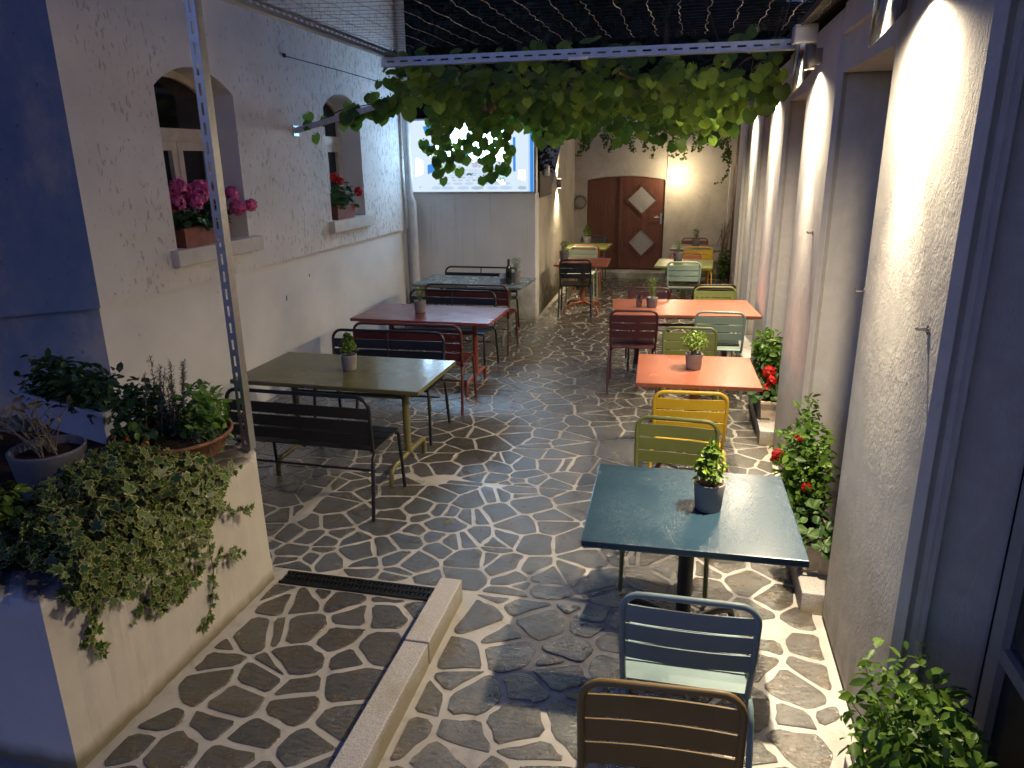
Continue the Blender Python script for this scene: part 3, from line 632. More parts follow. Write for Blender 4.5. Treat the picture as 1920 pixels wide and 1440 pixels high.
# ------------------------------------------------------------------ raised planter left
rp = thing('raised_planter', 'whitewashed raised planter wall at lower left below the herbs', 'planter')
poly = [(-2.12, 1.80), (-2.10, 3.16), (-2.16, 3.25), (-2.3, 3.28), (-4.4, 3.5), (-6.2, 1.9), (-6.2, 1.80)]
dense = []
for q in range(len(poly)):
    a_, b_ = Vector(poly[q]), Vector(poly[(q+1) % len(poly)]); k_ = max(1, int((b_-a_).length/.045)) if q < 4 or q == 6 else 4
    dense += [a_.lerp(b_, t_/k_) for t_ in range(k_)]
cen = Vector((-2.9, 2.5)); rp_ = random.Random(5); rows = []; nd = len(dense)
wear = [rp_.random()**3 for _ in range(nd)]
for z_, ins in ((-.01, -.004), (.12, 0), (.40, .002), (.66, .003), (.715, .006), (.74, .016), (.756, .042), (.757, .11)):
    rows.append([(*(p_+(cen-p_).normalized()*(ins*(1+1.6*wear[i_]) + rp_.uniform(-.0035, .0035))), z_-(.022*wear[i_] if z_ > .70 else 0)) for i_, p_ in enumerate(dense)])
mb = MB(); mb.add([v_ for r_ in rows for v_ in r_], [(r_*nd+i_, r_*nd+(i_+1) % nd, (r_+1)*nd+(i_+1) % nd, (r_+1)*nd+i_) for r_ in range(len(rows)-1) for i_ in range(nd)]+[tuple(range((len(rows)-1)*nd, len(rows)*nd))])
mb.build('planter_wall', M_planter, rp)
so = MB(); nx, ny_ = 26, 14
for j in range(ny_):
    for i in range(nx): pass
vs = [(-5.6+3.30*i/nx, 1.92+1.22*j/ny_, .757+.018*random.random()) for j in range(ny_+1) for i in range(nx+1)]
so.add(vs, [(j*(nx+1)+i, j*(nx+1)+i+1, (j+1)*(nx+1)+i+1, (j+1)*(nx+1)+i) for j in range(ny_) for i in range(nx)], 0, True); so.build('soil', M_soil, rp)

# slotted steel: post, side rail, beam
def slotted(mb, L, w, pitch, slot, sw, th=.003):     # strip along +X in the XZ plane, with real slots
    a = (w-sw)/2; mb.box(0, L, -th/2, th/2, 0, a); mb.box(0, L, -th/2, th/2, w-a, w); x = 0
    while x < L: mb.box(x, min(L, x+pitch-slot), -th/2, th/2, a, w-a); x += pitch
    return mb
def xform(mb, M): mb.v = [tuple(M @ Vector(p)) for p in mb.v]; return mb
po_ = thing('slotted_post', 'tall slotted steel post standing on the raised planter', 'post', (-2.19, 3.17, .755))
m = xform(slotted(MB(), 2.2, .046, .085, .052, .012), Matrix(((0, 0, 1, 0), (0, 1, 0, 0), (1, 0, 0, 0), (0, 0, 0, 1)))); m.build('slotted_face', M_steel, po_)
MB().box(.046, .049, -.0015, .05, 0, 2.2).build('side_flange', M_steel, po_)
ra = thing('slotted_side_rail', 'slotted steel rail running along the left edge of the net', 'rail', (-2.17, 3.1, 2.945), PI/2+.032)
slotted(MB(), 4.9, .05, .07, .04, .012).build('slotted_face', M_steel, ra); MB().box(0, 4.9, .002, .05, -.003, 0).build('flange', M_steel, ra)
be = thing('slotted_beam', 'slotted steel beam crossing the courtyard above the vine', 'beam', (-2.28, 5.62, 2.868), -.006)
slotted(MB(), 2.98, .062, .105, .06, .012).build('slotted_face', M_steel, be); MB().box(0, 2.98, -.03, .05, -.004, -.001).build('flange', M_steel, be)
MB().box(1.42, 1.56, -.034, -.026, -.014, .006).build('tape', M_paper, be)
p0, p1 = Vector((-3.78, 6.98, 2.48)), Vector((-2.40, 7.1, 2.82))
br = thing('grey_bracket_arm', 'grey square steel arm reaching from left wall into vine', 'bracket', p0)
d = (p1-p0); q = d.to_track_quat('X', 'Z').to_matrix().to_4x4(); xm = MB(); xm.box(0, d.length, -.025, .025, -.025, .025, 0, q); xm.build('arm', M_steel, br)
MB().box(0, .012, -.05, .05, -.05, .05).build('wall_plate', M_steel, br)
t = MB().tube([(-3.775, 6.9, 3.15), (-3.5, 7.6, 3.07), (-3.3, 8.2, 3.0)], .005, 6).tube([(-3.79, 6.88, 3.155), (-3.76, 6.9, 3.15)], .018, 8).build('tension_rod', M_dark); tag(t, 'thin dark tension rod on the left wall above the arm', 'rod')
net = MB(); nx_ = MB(); rn = random.Random(3)
for i in range(19):
    x = -2.14+i*.158; path = []; y = 2.3; sgn = 1
    while y < 5.6: path.append((x+sgn*.007+rn.uniform(-.005, .005), y, 2.975-.03*math.sin((x+2.2)*1.1)*math.sin((y-2.3)*.95))); y += .085; sgn = -sgn if rn.random() < .55 else sgn
    net.tube(path, .0022, 4)
y = 2.35
while y < 5.6:
    nx_.tube([(-2.16+.36*i, y+rn.uniform(-.006, .006), 2.972-.03*math.sin(.36*i*1.1)*math.sin((y-2.3)*.95)) for i in range(9)], .0011, 3); y += .105
nt = net.build('wire_net', M_wire); nx_.build('cross_wires', M_dark, nt); tag(nt, 'wire mesh net stretched overhead in front of the slotted beam', 'net')

# ------------------------------------------------------------------ furniture
def chair_meshes():
    D = {}; r = .0115
    P = [(-.205, -.12, .437), (-.207, -.175, .437), (-.208, -.197, .452)]
    yb = lambda z: -.197-(z-.452)*.085
    P += [(-.214, yb(.60), .60), (-.218, yb(.75), .75)]
    for a in range(1, 6): q = PI-a*PI/12*1.0; z = .75+.066*math.sin(a*PI/12); P.append((-.218+.066*(1-math.cos(a*PI/12)), yb(z), z))
    P.append((-.152+.02, yb(.8155), .8155))
    P += [(-x, y, z) for x, y, z in P[::-1]]; D['back_frame'] = MB().tube(P, r, 10).mesh('chair_back_frame', MP['black'])
    def slat(w, z0, z1, bow=.012):
        m = MB(); k = 6; X = [-w+2*w*i/k for i in range(k+1)]; bo = lambda x: bow*(1-(x/w)**2)
        vs = []
        for x in X:
            for z, t in ((z0, 0), (z1, 0), (z1, .006), (z0, .006)): vs.append((x, yb(z)-bo(x)+t-.003, z))
        m.add(vs, [(4*i+a, 4*i+(a+1) % 4, 4*i+4+(a+1) % 4, 4*i+4+a) for i in range(k) for a in range(4)]+[(3, 2, 1, 0), (4*k, 4*k+1, 4*k+2, 4*k+3)]); return m
    for i, (a, b) in enumerate(((.706, .774), (.631, .697), (.556, .622))): D['back_slat', i] = slat(.209, a, b).mesh('chair_back_slat', MP['black'])
    sz = lambda y: .452-.010*math.cos((y-.02)*5)
    for i in range(4):
        a = -.185+i*.106; m = MB(); ys = [a, a+.048, a+.096]; vs = []
        for y in ys:
            for x, t in ((-.207, 0), (.207, 0), (.207, .006), (-.207, .006)): vs.append((x, y, sz(y)+t))
        m.add(vs, [(4*j+q, 4*j+(q+1) % 4, 4*j+4+(q+1) % 4, 4*j+4+q) for j in range(2) for q in range(4)]+[(3, 2, 1, 0), (8, 9, 10, 11)]); D['seat_slat', i] = m.mesh('chair_seat_slat', MP['black'])
    fm = MB()
    for s in (-1, 1): fm.tube([(s*.19, -.17, .432), (s*.19, .20, .432)], .0095, 8)
    fm.tube([(-.19, .13, .430), (.19, .13, .430)], .008, 6).tube([(-.19, -.1, .430), (.19, -.1, .430)], .008, 6); D['seat_frame'] = fm.mesh('chair_seat_frame', MP['black'])
    for s in (-1, 1):
        D['leg', s] = MB().tube([(s*.195, .20, .432), (s*.202, .218, .428), (s*.207, .226, .41), (s*.213, .24, .2), (s*.217, .25, .004)], r, 8).mesh('chair_leg', MP['black'])
        D['leg', s*2] = MB().tube([(s*.205, -.08, .425), (s*.215, -.15, .424), (s*.222, -.195, .40), (s*.225, -.215, .36), (s*.232, -.275, .004)], r, 8).mesh('chair_leg', MP['black'])
    return D
def bench_meshes():
    D = {}; r = .0125; w = .487; yb = lambda z: -.197-(z-.452)*.085
    P = [(-w, -.12, .437), (-w, -.175, .437), (-w-.002, -.197, .452), (-w-.005, yb(.73), .73)]
    for a in range(1, 6): z = .73+.078*math.sin(a*PI/10); P.append((-w-.005+.078*(1-math.cos(a*PI/10)), yb(z), z))
    P += [(-x, y, z) for x, y, z in P[::-1]]; D['back_frame'] = MB().tube(P, r, 10).mesh('bench_back_frame', MP['black'])
    for i, (a, b) in enumerate(((.662, .735), (.574, .648), (.486, .560))):
        m = MB(); m.add([(x, yb(z)+t, z) for x in (-w, w) for z, t in ((a, -.003), (b, -.003), (b, .004), (a, .004))], [(0, 1, 5, 4), (1, 2, 6, 5), (2, 3, 7, 6), (3, 0, 4, 7), (3, 2, 1, 0), (4, 5, 6, 7)]); D['back_slat', i] = m.mesh('bench_back_slat', MP['black'])
    for i, x in enumerate((-.17, .17, 0)):
        if i == 2 or True: D['back_post', i] = MB().tube([(x, yb(.46)+.012, .44), (x, yb(.80), .80)], .008, 6).mesh('bench_back_post', MP['black'])
    del D['back_post', 0]; del D['back_post', 1]
    for i in range(4):
        a = -.185+i*.106; D['seat_slat', i] = MB().box(-w, w, a, a+.096, .444, .450).mesh('bench_seat_slat', MP['black'])
    fm = MB()
    for x in (-.465, 0, .465): fm.tube([(x, -.17, .432), (x, .20, .432)], .0095, 8)
    fm.tube([(-.465, .19, .430), (.465, .19, .430)], .009, 6).tube([(-.465, -.12, .28), (.465, -.12, .28)], .008, 6); D['seat_frame'] = fm.mesh('bench_seat_frame', MP['black'])
    for s in (-1, 1):
        D['leg', s] = MB().tube([(s*.47, .20, .432), (s*.478, .218, .428), (s*.483, .226, .41), (s*.489, .245, .2), (s*.493, .262, .004)], r, 8).mesh('bench_leg', MP['black'])
        D['leg', s*2] = MB().tube([(s*.47, -.08, .425), (s*.482, -.15, .424), (s*.488, -.195, .40), (s*.491, -.215, .36), (s*.497, -.275, .004)], r, 8).mesh('bench_leg', MP['black'])
    return D
CH, BN = chair_meshes(), bench_meshes()
def seat(kind, x, yback, face, rot, col, label, group):
    D = CH if kind == 'chair' else BN
    dirn = 1 if face > 0 else -1
    rz = math.radians(rot)+(0 if face > 0 else PI); off = Vector((0, .222)); c, s = math.cos(rz), math.sin(rz)
    x0, y0 = x-s*off.y, yback+c*off.y
    t = thing('garden_chair' if kind == 'chair' else 'garden_bench', label, kind, (x0, y0, .008), rz, group)
    for k, me in D.items():
        nm = k if isinstance(k, str) else k[0]
        link(nm, me, t, mat=MP[col])
    return t
GC, GB = 'slatted metal chairs at the tables', 'slatted metal benches along the left wall'
for a in ((.01, 1.70, -1, 3, 'brown', 'brown metal chair nearest the camera, seen from behind'),
          (.085, 2.148, 1, 0, 'light_blue', 'pale blue chair tucked before the dark blue table'),
          (.022, 3.88, -1, -4, 'moss', 'moss green chair on the far side of the blue table'),
          (.097, 4.39, 1, 3, 'yellow', 'bright yellow chair before the small square orange table'),
          (.098, 6.18, -1, 3, 'moss', 'moss green chair behind the square orange table'),
          (-.41, 6.83, 1, 5, 'dark_red', 'wine red chair with back to camera at long orange table'),
          (.37, 6.887, 1, 0, 'sage', 'sage green chair with back to camera at long orange table'),
          (-.33, 8.10, -1, 5, 'dark_red', 'dark wine chair facing camera behind long orange table'),
          (.37, 8.26, -1, 4, 'lime', 'lime green chair facing camera behind long orange table'),
          (.03, 10.25, 1, 4, 'sage', 'sage green chair before the small lime table'),
          (.05, 11.32, -1, 3, 'orange', 'orange chair just behind the small lime table'),
          (.24, 12.03, 1, 3, 'yellow', 'yellow chair before the dark grey rear table'),
          (.2, 13.36, -1, 2, 'orange', 'orange red chair against the end wall behind grey table'),
          (-1.455, 10.27, 1, 6, 'black', 'black chair before the rear orange table by side wall'),
          (-1.55, 11.83, -1, 2, 'pale_green', 'pale green chair behind the rear orange table'),
          (-1.54, 12.05, 1, 2, 'orange', 'orange chair behind the pale green chair at rear left'),
          (-1.6, 13.57, -1, 2, 'grey', 'dark grey chair beside the door behind rear lime table')): seat('chair', *a, GC)
t = seat('chair', .31, 9.05, 1, 3, 'dark_red', 'wine red chair tipped forward against the lime green chair back', GC)
t.rotation_euler = (math.radians(-58), 0, math.radians(188)); t.location = (.30, 8.95, .20)
for a in ((-2.31, 3.95, 1, -1, 'black', 'black bench before the olive table, back to camera'),
          (-2.39, 5.66, -1, 2, 'black', 'black bench behind the olive table, facing the camera'),
          (-2.33, 5.95, 1, 2, 'red', 'dark red bench before the glossy red table'),
          (-2.44, 7.65, -1, -1, 'black', 'black bench behind the glossy red table'),
          (-2.40, 8.06, 1, 0, 'red', 'dark red bench before the grey green table'),
          (-2.60, 9.45, -1, 0, 'black', 'black bench against the low screen wall')): seat('bench', *a, GB)

def table(kind, x, y, w, d, rot, top, col, label):
    t = thing('bistro_table' if kind == 'small' else 'dining_table', label, 'table', (x, y, .008), math.radians(rot), 'painted metal tables in the courtyard')
    tm = MB().bbox(-w/2, w/2, -d/2, d/2, .706, .736, .004); tp = tm.build('table_top', MW[top], t)
    MB().box(-w/2+.06, w/2-.06, -d/2+.06, d/2-.06, .69, .706).build('apron', MP[col], t)
    if kind == 'small':
        MB().tube([(0, 0, .13), (0, 0, .69)], .034, 14).tube([(0, 0, .10), (0, 0, .16)], .042, 14).build('pedestal', MP[col], t)
        for k in range(4):
            a = PI/4+k*PI/2; c, s = math.cos(a), math.sin(a)
            MB().tube([(c*r_, s*r_, z) for r_, z in ((.03, .145), (.12, .135), (.22, .122), (.30, .10), (.335, .07), (.345, .035), (.345, .003))], .017, 8).build('foot', MP[col], t)
    else:
        for s in (-1, 1):
            X = s*.44
            MB().tube([(X, 0, .13), (X, 0, .69)], .026, 12).build('leg', MP[col], t)
            f = MB().tube([(X, -.325, .003), (X, -.325, .06), (X, -.31, .105), (X, -.27, .125), (X, 0, .13), (X, .27, .125), (X, .31, .105), (X, .325, .06), (X, .325, .003)], .019, 8).build('foot', MP[col], t)
        MB().tube([(-.44, 0, .55), (.44, 0, .55)], .013, 8).build('stretcher', MP[col], t)
    return t
OT = table('big', -2.33, 4.735, 1.40, .79, -1, 'olive', 'olive', 'long olive green table nearest on the left side')
pm_ = MB().box(-.118, -.062, -.3985, -.3955, .713, .730).build('name_plate', M_plate, OT)
dm = MB()
for i in range(4): dm.box(-.112+i*.0125, -.103+i*.0125, -.3995, -.3986, .718, .726)
dm.build('plate_mark', M_dark, pm_)
table('big', -2.39, 6.81, 1.39, .78, -1, 'red', 'table_red', 'long glossy red table in the middle of left side')
table('big', -2.50, 8.78, 1.38, .78, -2, 'grey_green', 'grey_green', 'long grey green table nearest the low screen wall')
table('small', .09, 3.0, .86, .78, 1, 'blue', 'black', 'square dark blue table wet with rain, nearest on right')
table('small', .135, 5.2, .82, .77, 2, 'orange', 'orange', 'square orange table behind the yellow chair')
table('big', .03, 7.50, 1.39, .82, 6, 'orange_dry', 'dark_red', 'long orange table against the right pilasters')
table('small', .035, 10.78, .78, .79, -3, 'lime', 'lime', 'small lime green table beyond the long orange table')
table('small', .21, 12.75, .80, .74, -3, 'grey', 'grey', 'small dark grey table at the rear right corner')
table('small', -1.41, 10.75, .76, .80, 2, 'orange_dry', 'orange', 'small orange table beside the rear side wall')
table('small', -1.58, 12.75, .72, .80, -2, 'lime', 'lime', 'small lime table before the brown door')

# potted herbs on the tables
def herb_pot(x, y, z, r, h, ph, pr, style, potm, label):
    t = thing('herb_pot', label, 'pot plant', (x, y, z), U(0, 6), 'potted herbs on the tables')
    MB().lathe([(0, 0), (r*.80, 0), (r*.84, .004), (r, h-.003), (r, h), (r*.92, h), (r*.90, h-.02), (0, h-.02)], n=22).build('pot', potm, t)
    MB().lathe([(r*.9, h-.016), (r*.5, h-.012), (0, h-.010)], n=14).build('soil', M_soil, t)
    st = MB(); fo = MB()
    for k in range(9):
        a = U(0, 6.28); q = U(.1, .6)*pr; top = (q*math.cos(a), q*math.sin(a), h+ph*U(.55, .9)); st.tube([(top[0]*.2, top[1]*.2, h-.02), (top[0]*.7, top[1]*.7, h+ph*.3), top], .0022, 4, r2=.001)
    st.build('stems', M_twig, t)
    n = 0
    while n < (360 if style != 'round' else 520):
        u = random.random(); a = U(0, 6.28)
        if style == 'cone': rr = pr*(1.0 if u < .35 else (1-(u-.35)/.65*.8))*math.sqrt(random.random()); zz = h+ph*(.18+.82*u)
        elif style == 'round':
            d_ = rdir()*pr*random.random()**.4; rr = math.hypot(d_.x, d_.y); zz = h+ph*.56+d_.z*ph*.42/pr; 
        else: rr = pr*(.45+.55*u)*math.sqrt(random.random()); zz = h+ph*(.15+.85*u)
        if style == 'feather': fo.add(*NEED, 0, False, rmat((rr*math.cos(a), rr*math.sin(a), zz), rdir(.9), U(0, 6), .026*U(.7, 1.3)))
        else: fo.add(*OVAL, 0, False, rmat((rr*math.cos(a), rr*math.sin(a), zz), Vector((math.cos(a), math.sin(a), .8))+rdir()*.8, U(0, 6), (.022 if style == 'round' else .030)*U(.7, 1.3)))
        n += 1
    fo.build('foliage', L_pot, t)
ZT_ = .745
for a in ((.165, 2.99, .066, .125, .165, .062, 'cone', M_pot2, 'grey pot with upright bright basil on the blue table'),
          (.12, 5.22, .062, .11, .17, .095, 'round', M_pot2, 'grey pot with round lime green bush on square orange table'),
          (-.275, 7.44, .058, .10, .19, .052, 'feather', M_pot, 'black pot with tall feathery herb on long orange table'),
          (-2.31, 4.74, .058, .115, .15, .055, 'cone', M_pot2, 'pale grey pot with small shrub herb on olive table'),
          (-2.51, 6.81, .06, .12, .16, .07, 'feather', M_pot2, 'pale grey pot with feathery herb on glossy red table'),
          (-1.96, 8.74, .06, .13, .17, .075, 'feather', M_pot2, 'grey pot beside the dark bottle on grey green table'),
          (-.06, 10.96, .07, .12, .17, .085, 'feather', M_pot, 'dark pot with feathery herb on small lime table at right'),
          (.21, 12.85, .065, .12, .16, .07, 'feather', M_pot2, 'grey pot on the dark grey rear table'),
          (-1.71, 10.86, .07, .13, .14, .075, 'feather', M_pot, 'dark pot on the rear orange table edge by side wall'),
          (-1.65, 13.1, .07, .12, .18, .07, 'cone', M_pot2, 'pale pot with broad leaved herb on lime table by door')):
    herb_pot(a[0], a[1], ZT_, *a[2:])
t = MB().lathe([(0, 0), (.030, 0), (.033, .115), (.031, .115), (.028, .012), (0, .012)], n=20).build('drinking_glass', M_glass, None, (-.40, 7.44, ZT_)); tag(t, 'clear empty tumbler beside the dark pot on long orange table', 'glass')
t = thing('wine_bottle', 'dark wine bottle on the grey green table', 'bottle', (-2.03, 8.63, ZT_))
MB().lathe([(0, 0), (.036, 0), (.0375, .005), (.0375, .17), (.033, .195), (.017, .22), (.0145, .245), (.0145, .29)], n=20).build('bottle_body', M_bottle, t); MB().tube([(0, 0, .262), (0, 0, .298)], .0162, 14).build('capsule', M_dark, t)
t = thing('napkin_holder', 'small white napkin holder beside the dark bottle', 'napkin holder', (-2.115, 8.67, ZT_), .4)
MB().bbox(-.03, .03, -.018, .018, 0, .055, .003).build('holder', M_pot2, t); MB().add([(-.04, -.004, .02), (.035, -.006, .02), (.048, -.01, .125), (.0, .004, .10), (-.03, -.008, .13), (-.04, .008, .02), (.035, .008, .02), (.03, .02, .11), (0, .015, .12), (-.04, .02, .10)], [(0, 1, 2, 3, 4), (9, 8, 7, 6, 5)]).build('napkin', M_paper, t)

# ------------------------------------------------------------------ plants
def ball_flower(mb, c, r, n=110, mat=0):
    for _ in range(n):
        d_ = rdir(.25); mb.add([(-.5, 0, 0), (-.2, .5, .1), (.35, .45, .05), (.5, -.1, 0), (0, -.5, .1)], [(0, 4, 3, 2, 1)], mat, False, rmat(Vector(c)+d_*r*U(.75, 1), d_+rdir()*.45, U(0, 6), r*U(.36, .58)))
def geranium(parent, ctrs, fl, petal, leafs=150, z0=0, lsize=.06):
    mb = MB(); st = MB()
    for (c, rad, k) in ctrs:
        for _ in range(k):
            d_ = rdir(.25); p = Vector(c)+Vector((d_.x*rad[0], d_.y*rad[1], abs(d_.z)*rad[2]*random.random()**.4))
            mb.add(*ROUND, 0, False, rmat(p, Vector((d_.x, d_.y, 1.0))+rdir()*.5, U(0, 6), lsize*U(.7, 1.25)))
    mb.build('foliage', L_ger, parent)
    for (p, r, base) in fl:
        f = MB(); ball_flower(f, p, r); f.build('flower_head', petal, parent); b = Vector(base); st.tube([b, b.lerp(Vector(p), .6)+Vector((0, 0, .03)), p], .003, 5)
    tag(st.build('stems', L_herb, parent), kind='stuff')
def trough(parent, w, d, h, mat, wall=.008):
    m = MB(); t = .012; A = [(-w/2+t, -d/2+t), (w/2-t, -d/2+t), (w/2-t, d/2-t), (-w/2+t, d/2-t)]; B = [(-w/2, -d/2), (w/2, -d/2), (w/2, d/2), (-w/2, d/2)]
    R1 = [(x*1.03, y*1.06) for x, y in B]; I = [(x*.95, y*.9) for x, y in B]
    rows = [(A, 0), (B, h-.02), (R1, h-.02), (R1, h), (I, h), (I, h-.03)]
    vs = [(x, y, z) for P_, z in rows for x, y in P_]
    m.add(vs, [(4*r+i, 4*r+(i+1) % 4, 4*(r+1)+(i+1) % 4, 4*(r+1)+i) for r in range(len(rows)-1) for i in range(4)]+[(3, 2, 1, 0)]); m.build('trough', mat, parent)
    MB().add([(x, y, h-.028) for x, y in I], [(0, 1, 2, 3)]).build('soil', M_soil, parent)
t = thing('geranium_trough', 'terracotta trough of pink geraniums on the nearer arched window sill', 'flower box', (-3.83, 5.36, 1.559), PI/2, 'geranium troughs on the sills')
trough(t, .62, .17, .15, M_terrad)
geranium(t, [((-.15, 0, .14), (.2, .12, .24), 90), ((.12, 0, .14), (.22, .12, .22), 90)],
         [((-.28, -.02, .34), .075, (-.2, 0, .15)), ((-.16, .02, .44), .085, (-.1, 0, .15)), ((-.02, -.03, .38), .085, (0, 0, .15)), ((.08, .0, .42), .09, (0.05, 0, .15)), ((.2, -.02, .38), .075, (.15, 0, .15)), ((-.1, -.06, .33), .065, (-.1, 0, .15)), ((.42, -.05, .38), .06, (.25, 0, .15)), ((.44, -.08, .26), .07, (.25, 0, .15)), ((.62, -.10, .27), .055, (.28, 0, .15))], F_pink)
t = thing('geranium_trough', 'terracotta trough of red geraniums on the farther arched window sill', 'flower box', (-3.84, 7.96, 1.559), PI/2, 'geranium troughs on the sills')
trough(t, .46, .17, .15, M_terrad)
geranium(t, [((.0, -.02, .14), (.26, .13, .30), 130)], [((-.16, -.04, .46), .055, (-.1, 0, .15)), ((-.08, -.06, .42), .045, (-.1, 0, .15)), ((.36, -.08, .28), .055, (.2, 0, .15)), ((.06, .02, .44), .03, (0, 0, .15))], F_red)

def bush(parent, n, fpos, size, mat, shape=OVAL, up=.6, name='foliage', outward=None):
    mb = MB()
    for _ in range(n):
        p = Vector(fpos()); d_ = rdir(up)
        if outward: d_ = (d_+(p-Vector(outward)).normalized()*.8)
        mb.add(*shape, 0, True, rmat(p, d_, U(0, 6.28), size*U(.6, 1.3)))
    return mb.build(name, mat, parent)
def stalks(parent, n, base, top, r=.003, mat=None):
    mb = MB()
    for _ in range(n):
        b, q = Vector(base()), Vector(top()); mb.tube([b, b.lerp(q, .5)+Vector((U(-.02, .02), U(-.02, .02), .02)), q], r, 5, r2=r*.5)
    return tag(mb.build('stems', mat or L_herb, parent), kind='stuff')
def ell(c, r, lo=0.): 
    d_ = rdir()*random.random()**.38; return (c[0]+d_.x*r[0], c[1]+d_.y*r[1], c[2]+max(lo, d_.z)*r[2])
# right hand troughs in the recesses
def wall_trough(x, y, w, label):
    t = thing('herb_trough', label, 'flower box', (x, y, .121), PI/2, 'plant troughs on the right hand steps')
    trough(t, w, .15, .17, M_ctrough)
    MB().tube([(-w/2-.02, .095, .03), (w/2+.02, .095, .03)], .006, 6).tube([(-w/2-.02, .095, .10), (w/2+.02, .095, .10)], .006, 6).tube([(-w/2-.02, .0, .03), (-w/2-.02, .095, .03), (-w/2-.02, .095, .19)], .008, 6).build('wire_holder', M_dark, t)
    return t
t = wall_trough(.76, 4.0, .80, 'cream trough of tall basil and geranium beside the blue table')
bush(t, 1300, lambda: ell((-.0+U(-.02, .28), .02, .36), (.24, .15, .30), -.6), .050, L_basil, outward=(0, -.1, .2)); stalks(t, 24, lambda: (U(-.2, .3), 0, .15), lambda: (U(-.2, .35), U(-.1, .12), U(.3, .5)))
bush(t, 60, lambda: ell((.42, -.02, .58), (.06, .08, .16), -.9), .045, L_basil, name='basil_tip')
geranium(t, [((-.30, .03, .17), (.15, .12, .18), 80)], [((-.16, .05, .38), .026, (-.2, 0, .15)), ((.33, .14, .36), .038, (.2, .0, .15)), ((.36, .15, .31), .028, (.2, 0, .15)), ((.05, .08, .58), .022, (0, 0, .2)), ((-.05, .07, .20), .02, (0, 0, .15))], F_red)
t = wall_trough(.76, 6.35, .80, 'cream trough of basil and red geranium beside the orange tables')
bush(t, 420, lambda: ell((.02+U(-.1, .25), .0, .44), (.2, .12, .22), -.8), .075, L_basil, outward=(0, -.1, .25)); stalks(t, 14, lambda: (U(-.2, .3), 0, .15), lambda: (U(-.2, .3), U(-.1, .1), U(.35, .6)))
geranium(t, [((-.22, .03, .18), (.18, .12, .15), 80)], [((-.26, .02, .38), .055, (-.2, 0, .15)), ((-.30, .03, .24), .05, (-.2, 0, .15)), ((-.02, .15, .24), .05, (-.1, 0, .15)), ((.0, .17, .19), .04, (-.1, 0, .15)), ((-.33, 0, .33), .04, (-.2, 0, .15))], F_red)
t = wall_trough(.755, 1.82, .80, 'cream trough of bright basil by the glass door, lower right corner')
bush(t, 1700, lambda: ell((U(-.15, .30), .02, .40), (.20, .17, .27), -.9), .046, L_basil, outward=(0.1, -.05, .2)); stalks(t, 30, lambda: (U(-.3, .35), 0, .15), lambda: (U(-.3, .42), U(-.12, .15), U(.3, .5)))

# things standing on the raised planter
ZP = .765
t = thing('herb_bowl', 'wide terracotta bowl of rosemary and basil at planter corner', 'bowl', (-2.38, 2.90, ZP), .3)
MB().lathe([(0, 0), (.13, 0), (.15, .008), (.235, .09), (.275, .165), (.283, .168), (.283, .182), (.268, .182), (.262, .15), (0, .15)], n=36).build('bowl', M_terra, t)
MB().lathe([(.262, .152), (.12, .165), (0, .17)], n=24).build('soil', M_soil, t)
rm = MB(); rmst = MB()
for k in range(13):
    a = U(0, 6.28); b = Vector((U(-.12, .08), U(-.05, .14), .16)); q = b+Vector((U(-.06, .06), U(-.05, .05), U(.2, .38))); rmst.tube([b, q], .003, 5, r2=.0015)
    for _ in range(90):
        s_ = random.random(); p = b.lerp(q, s_); a = U(0, 6.28); rm.add(*NEED, 0, False, rmat(p, Vector((math.cos(a), math.sin(a), .3)).cross(Vector((-math.sin(a), math.cos(a), 0)))+rdir()*.3, a, .034*U(.6, 1.1)*(1.15-.4*s_)))
        rm.add(*NEED, 0, False, Matrix.Translation(p) @ Matrix.Rotation(a, 4, 'Z') @ Matrix.Rotation(U(.4, 1.1), 4, 'X') @ Matrix.Scale(.034*(1.2-.5*s_), 4))
rm.build('rosemary', L_rose, t); rmst.build('rosemary_stems', M_twig, t)
bush(t, 520, lambda: ell((.15, .03, .22), (.12, .13, .20), -.5), .05, L_basil, outward=(.1, 0, .1), name='basil')
bush(t, 380, lambda: ell((-.15, .05, .27), (.12, .14, .17), -.6), .048, L_herb, outward=(-.1, 0, .1), name='mint')
bush(t, 160, lambda: ell((-.10, -.16, .18), (.11, .08, .10), -.4), .042, L_herb, ROUND, name='nasturtium'); bush(t, 260, lambda: ell((.20, -.08, .17), (.08, .1, .07), -.3), .03, L_rose, NEED, .9, 'thyme')
for p in ((-.12, -.21, .225), (-.03, -.235, .205)):
    f = MB(); ball_flower(f, p, .022, 16); f.build('flower_head', F_or, t)
t = thing('herb_trough', 'whitish plastic trough of dark green herbs by the blue wall', 'flower box', (-3.27, 3.27, ZP), -.30, 'troughs on the raised planter')
trough(t, .80, .20, .185, M_tplast)
bush(t, 900, lambda: ell((U(-.36, .36), 0, .21), (.16, .12, .20), -.2), .06, L_herb, outward=(0, 0, -.1)); stalks(t, 22, lambda: (U(-.35, .35), 0, .15), lambda: (U(-.4, .4), U(-.1, .1), U(.25, .4)))
t = thing('twig_pot', 'dark grey pot of bare woody stems on raised planter', 'pot plant', (-2.76, 2.55, ZP))
MB().lathe([(0, 0), (.125, 0), (.13, .006), (.158, .20), (.158, .21), (.146, .21), (.143, .17), (0, .17)], n=30).build('pot', M_pot, t); MB().lathe([(.143, .172), (0, .18)], n=20).build('soil', M_soil, t)
tw = MB(); tl = MB()
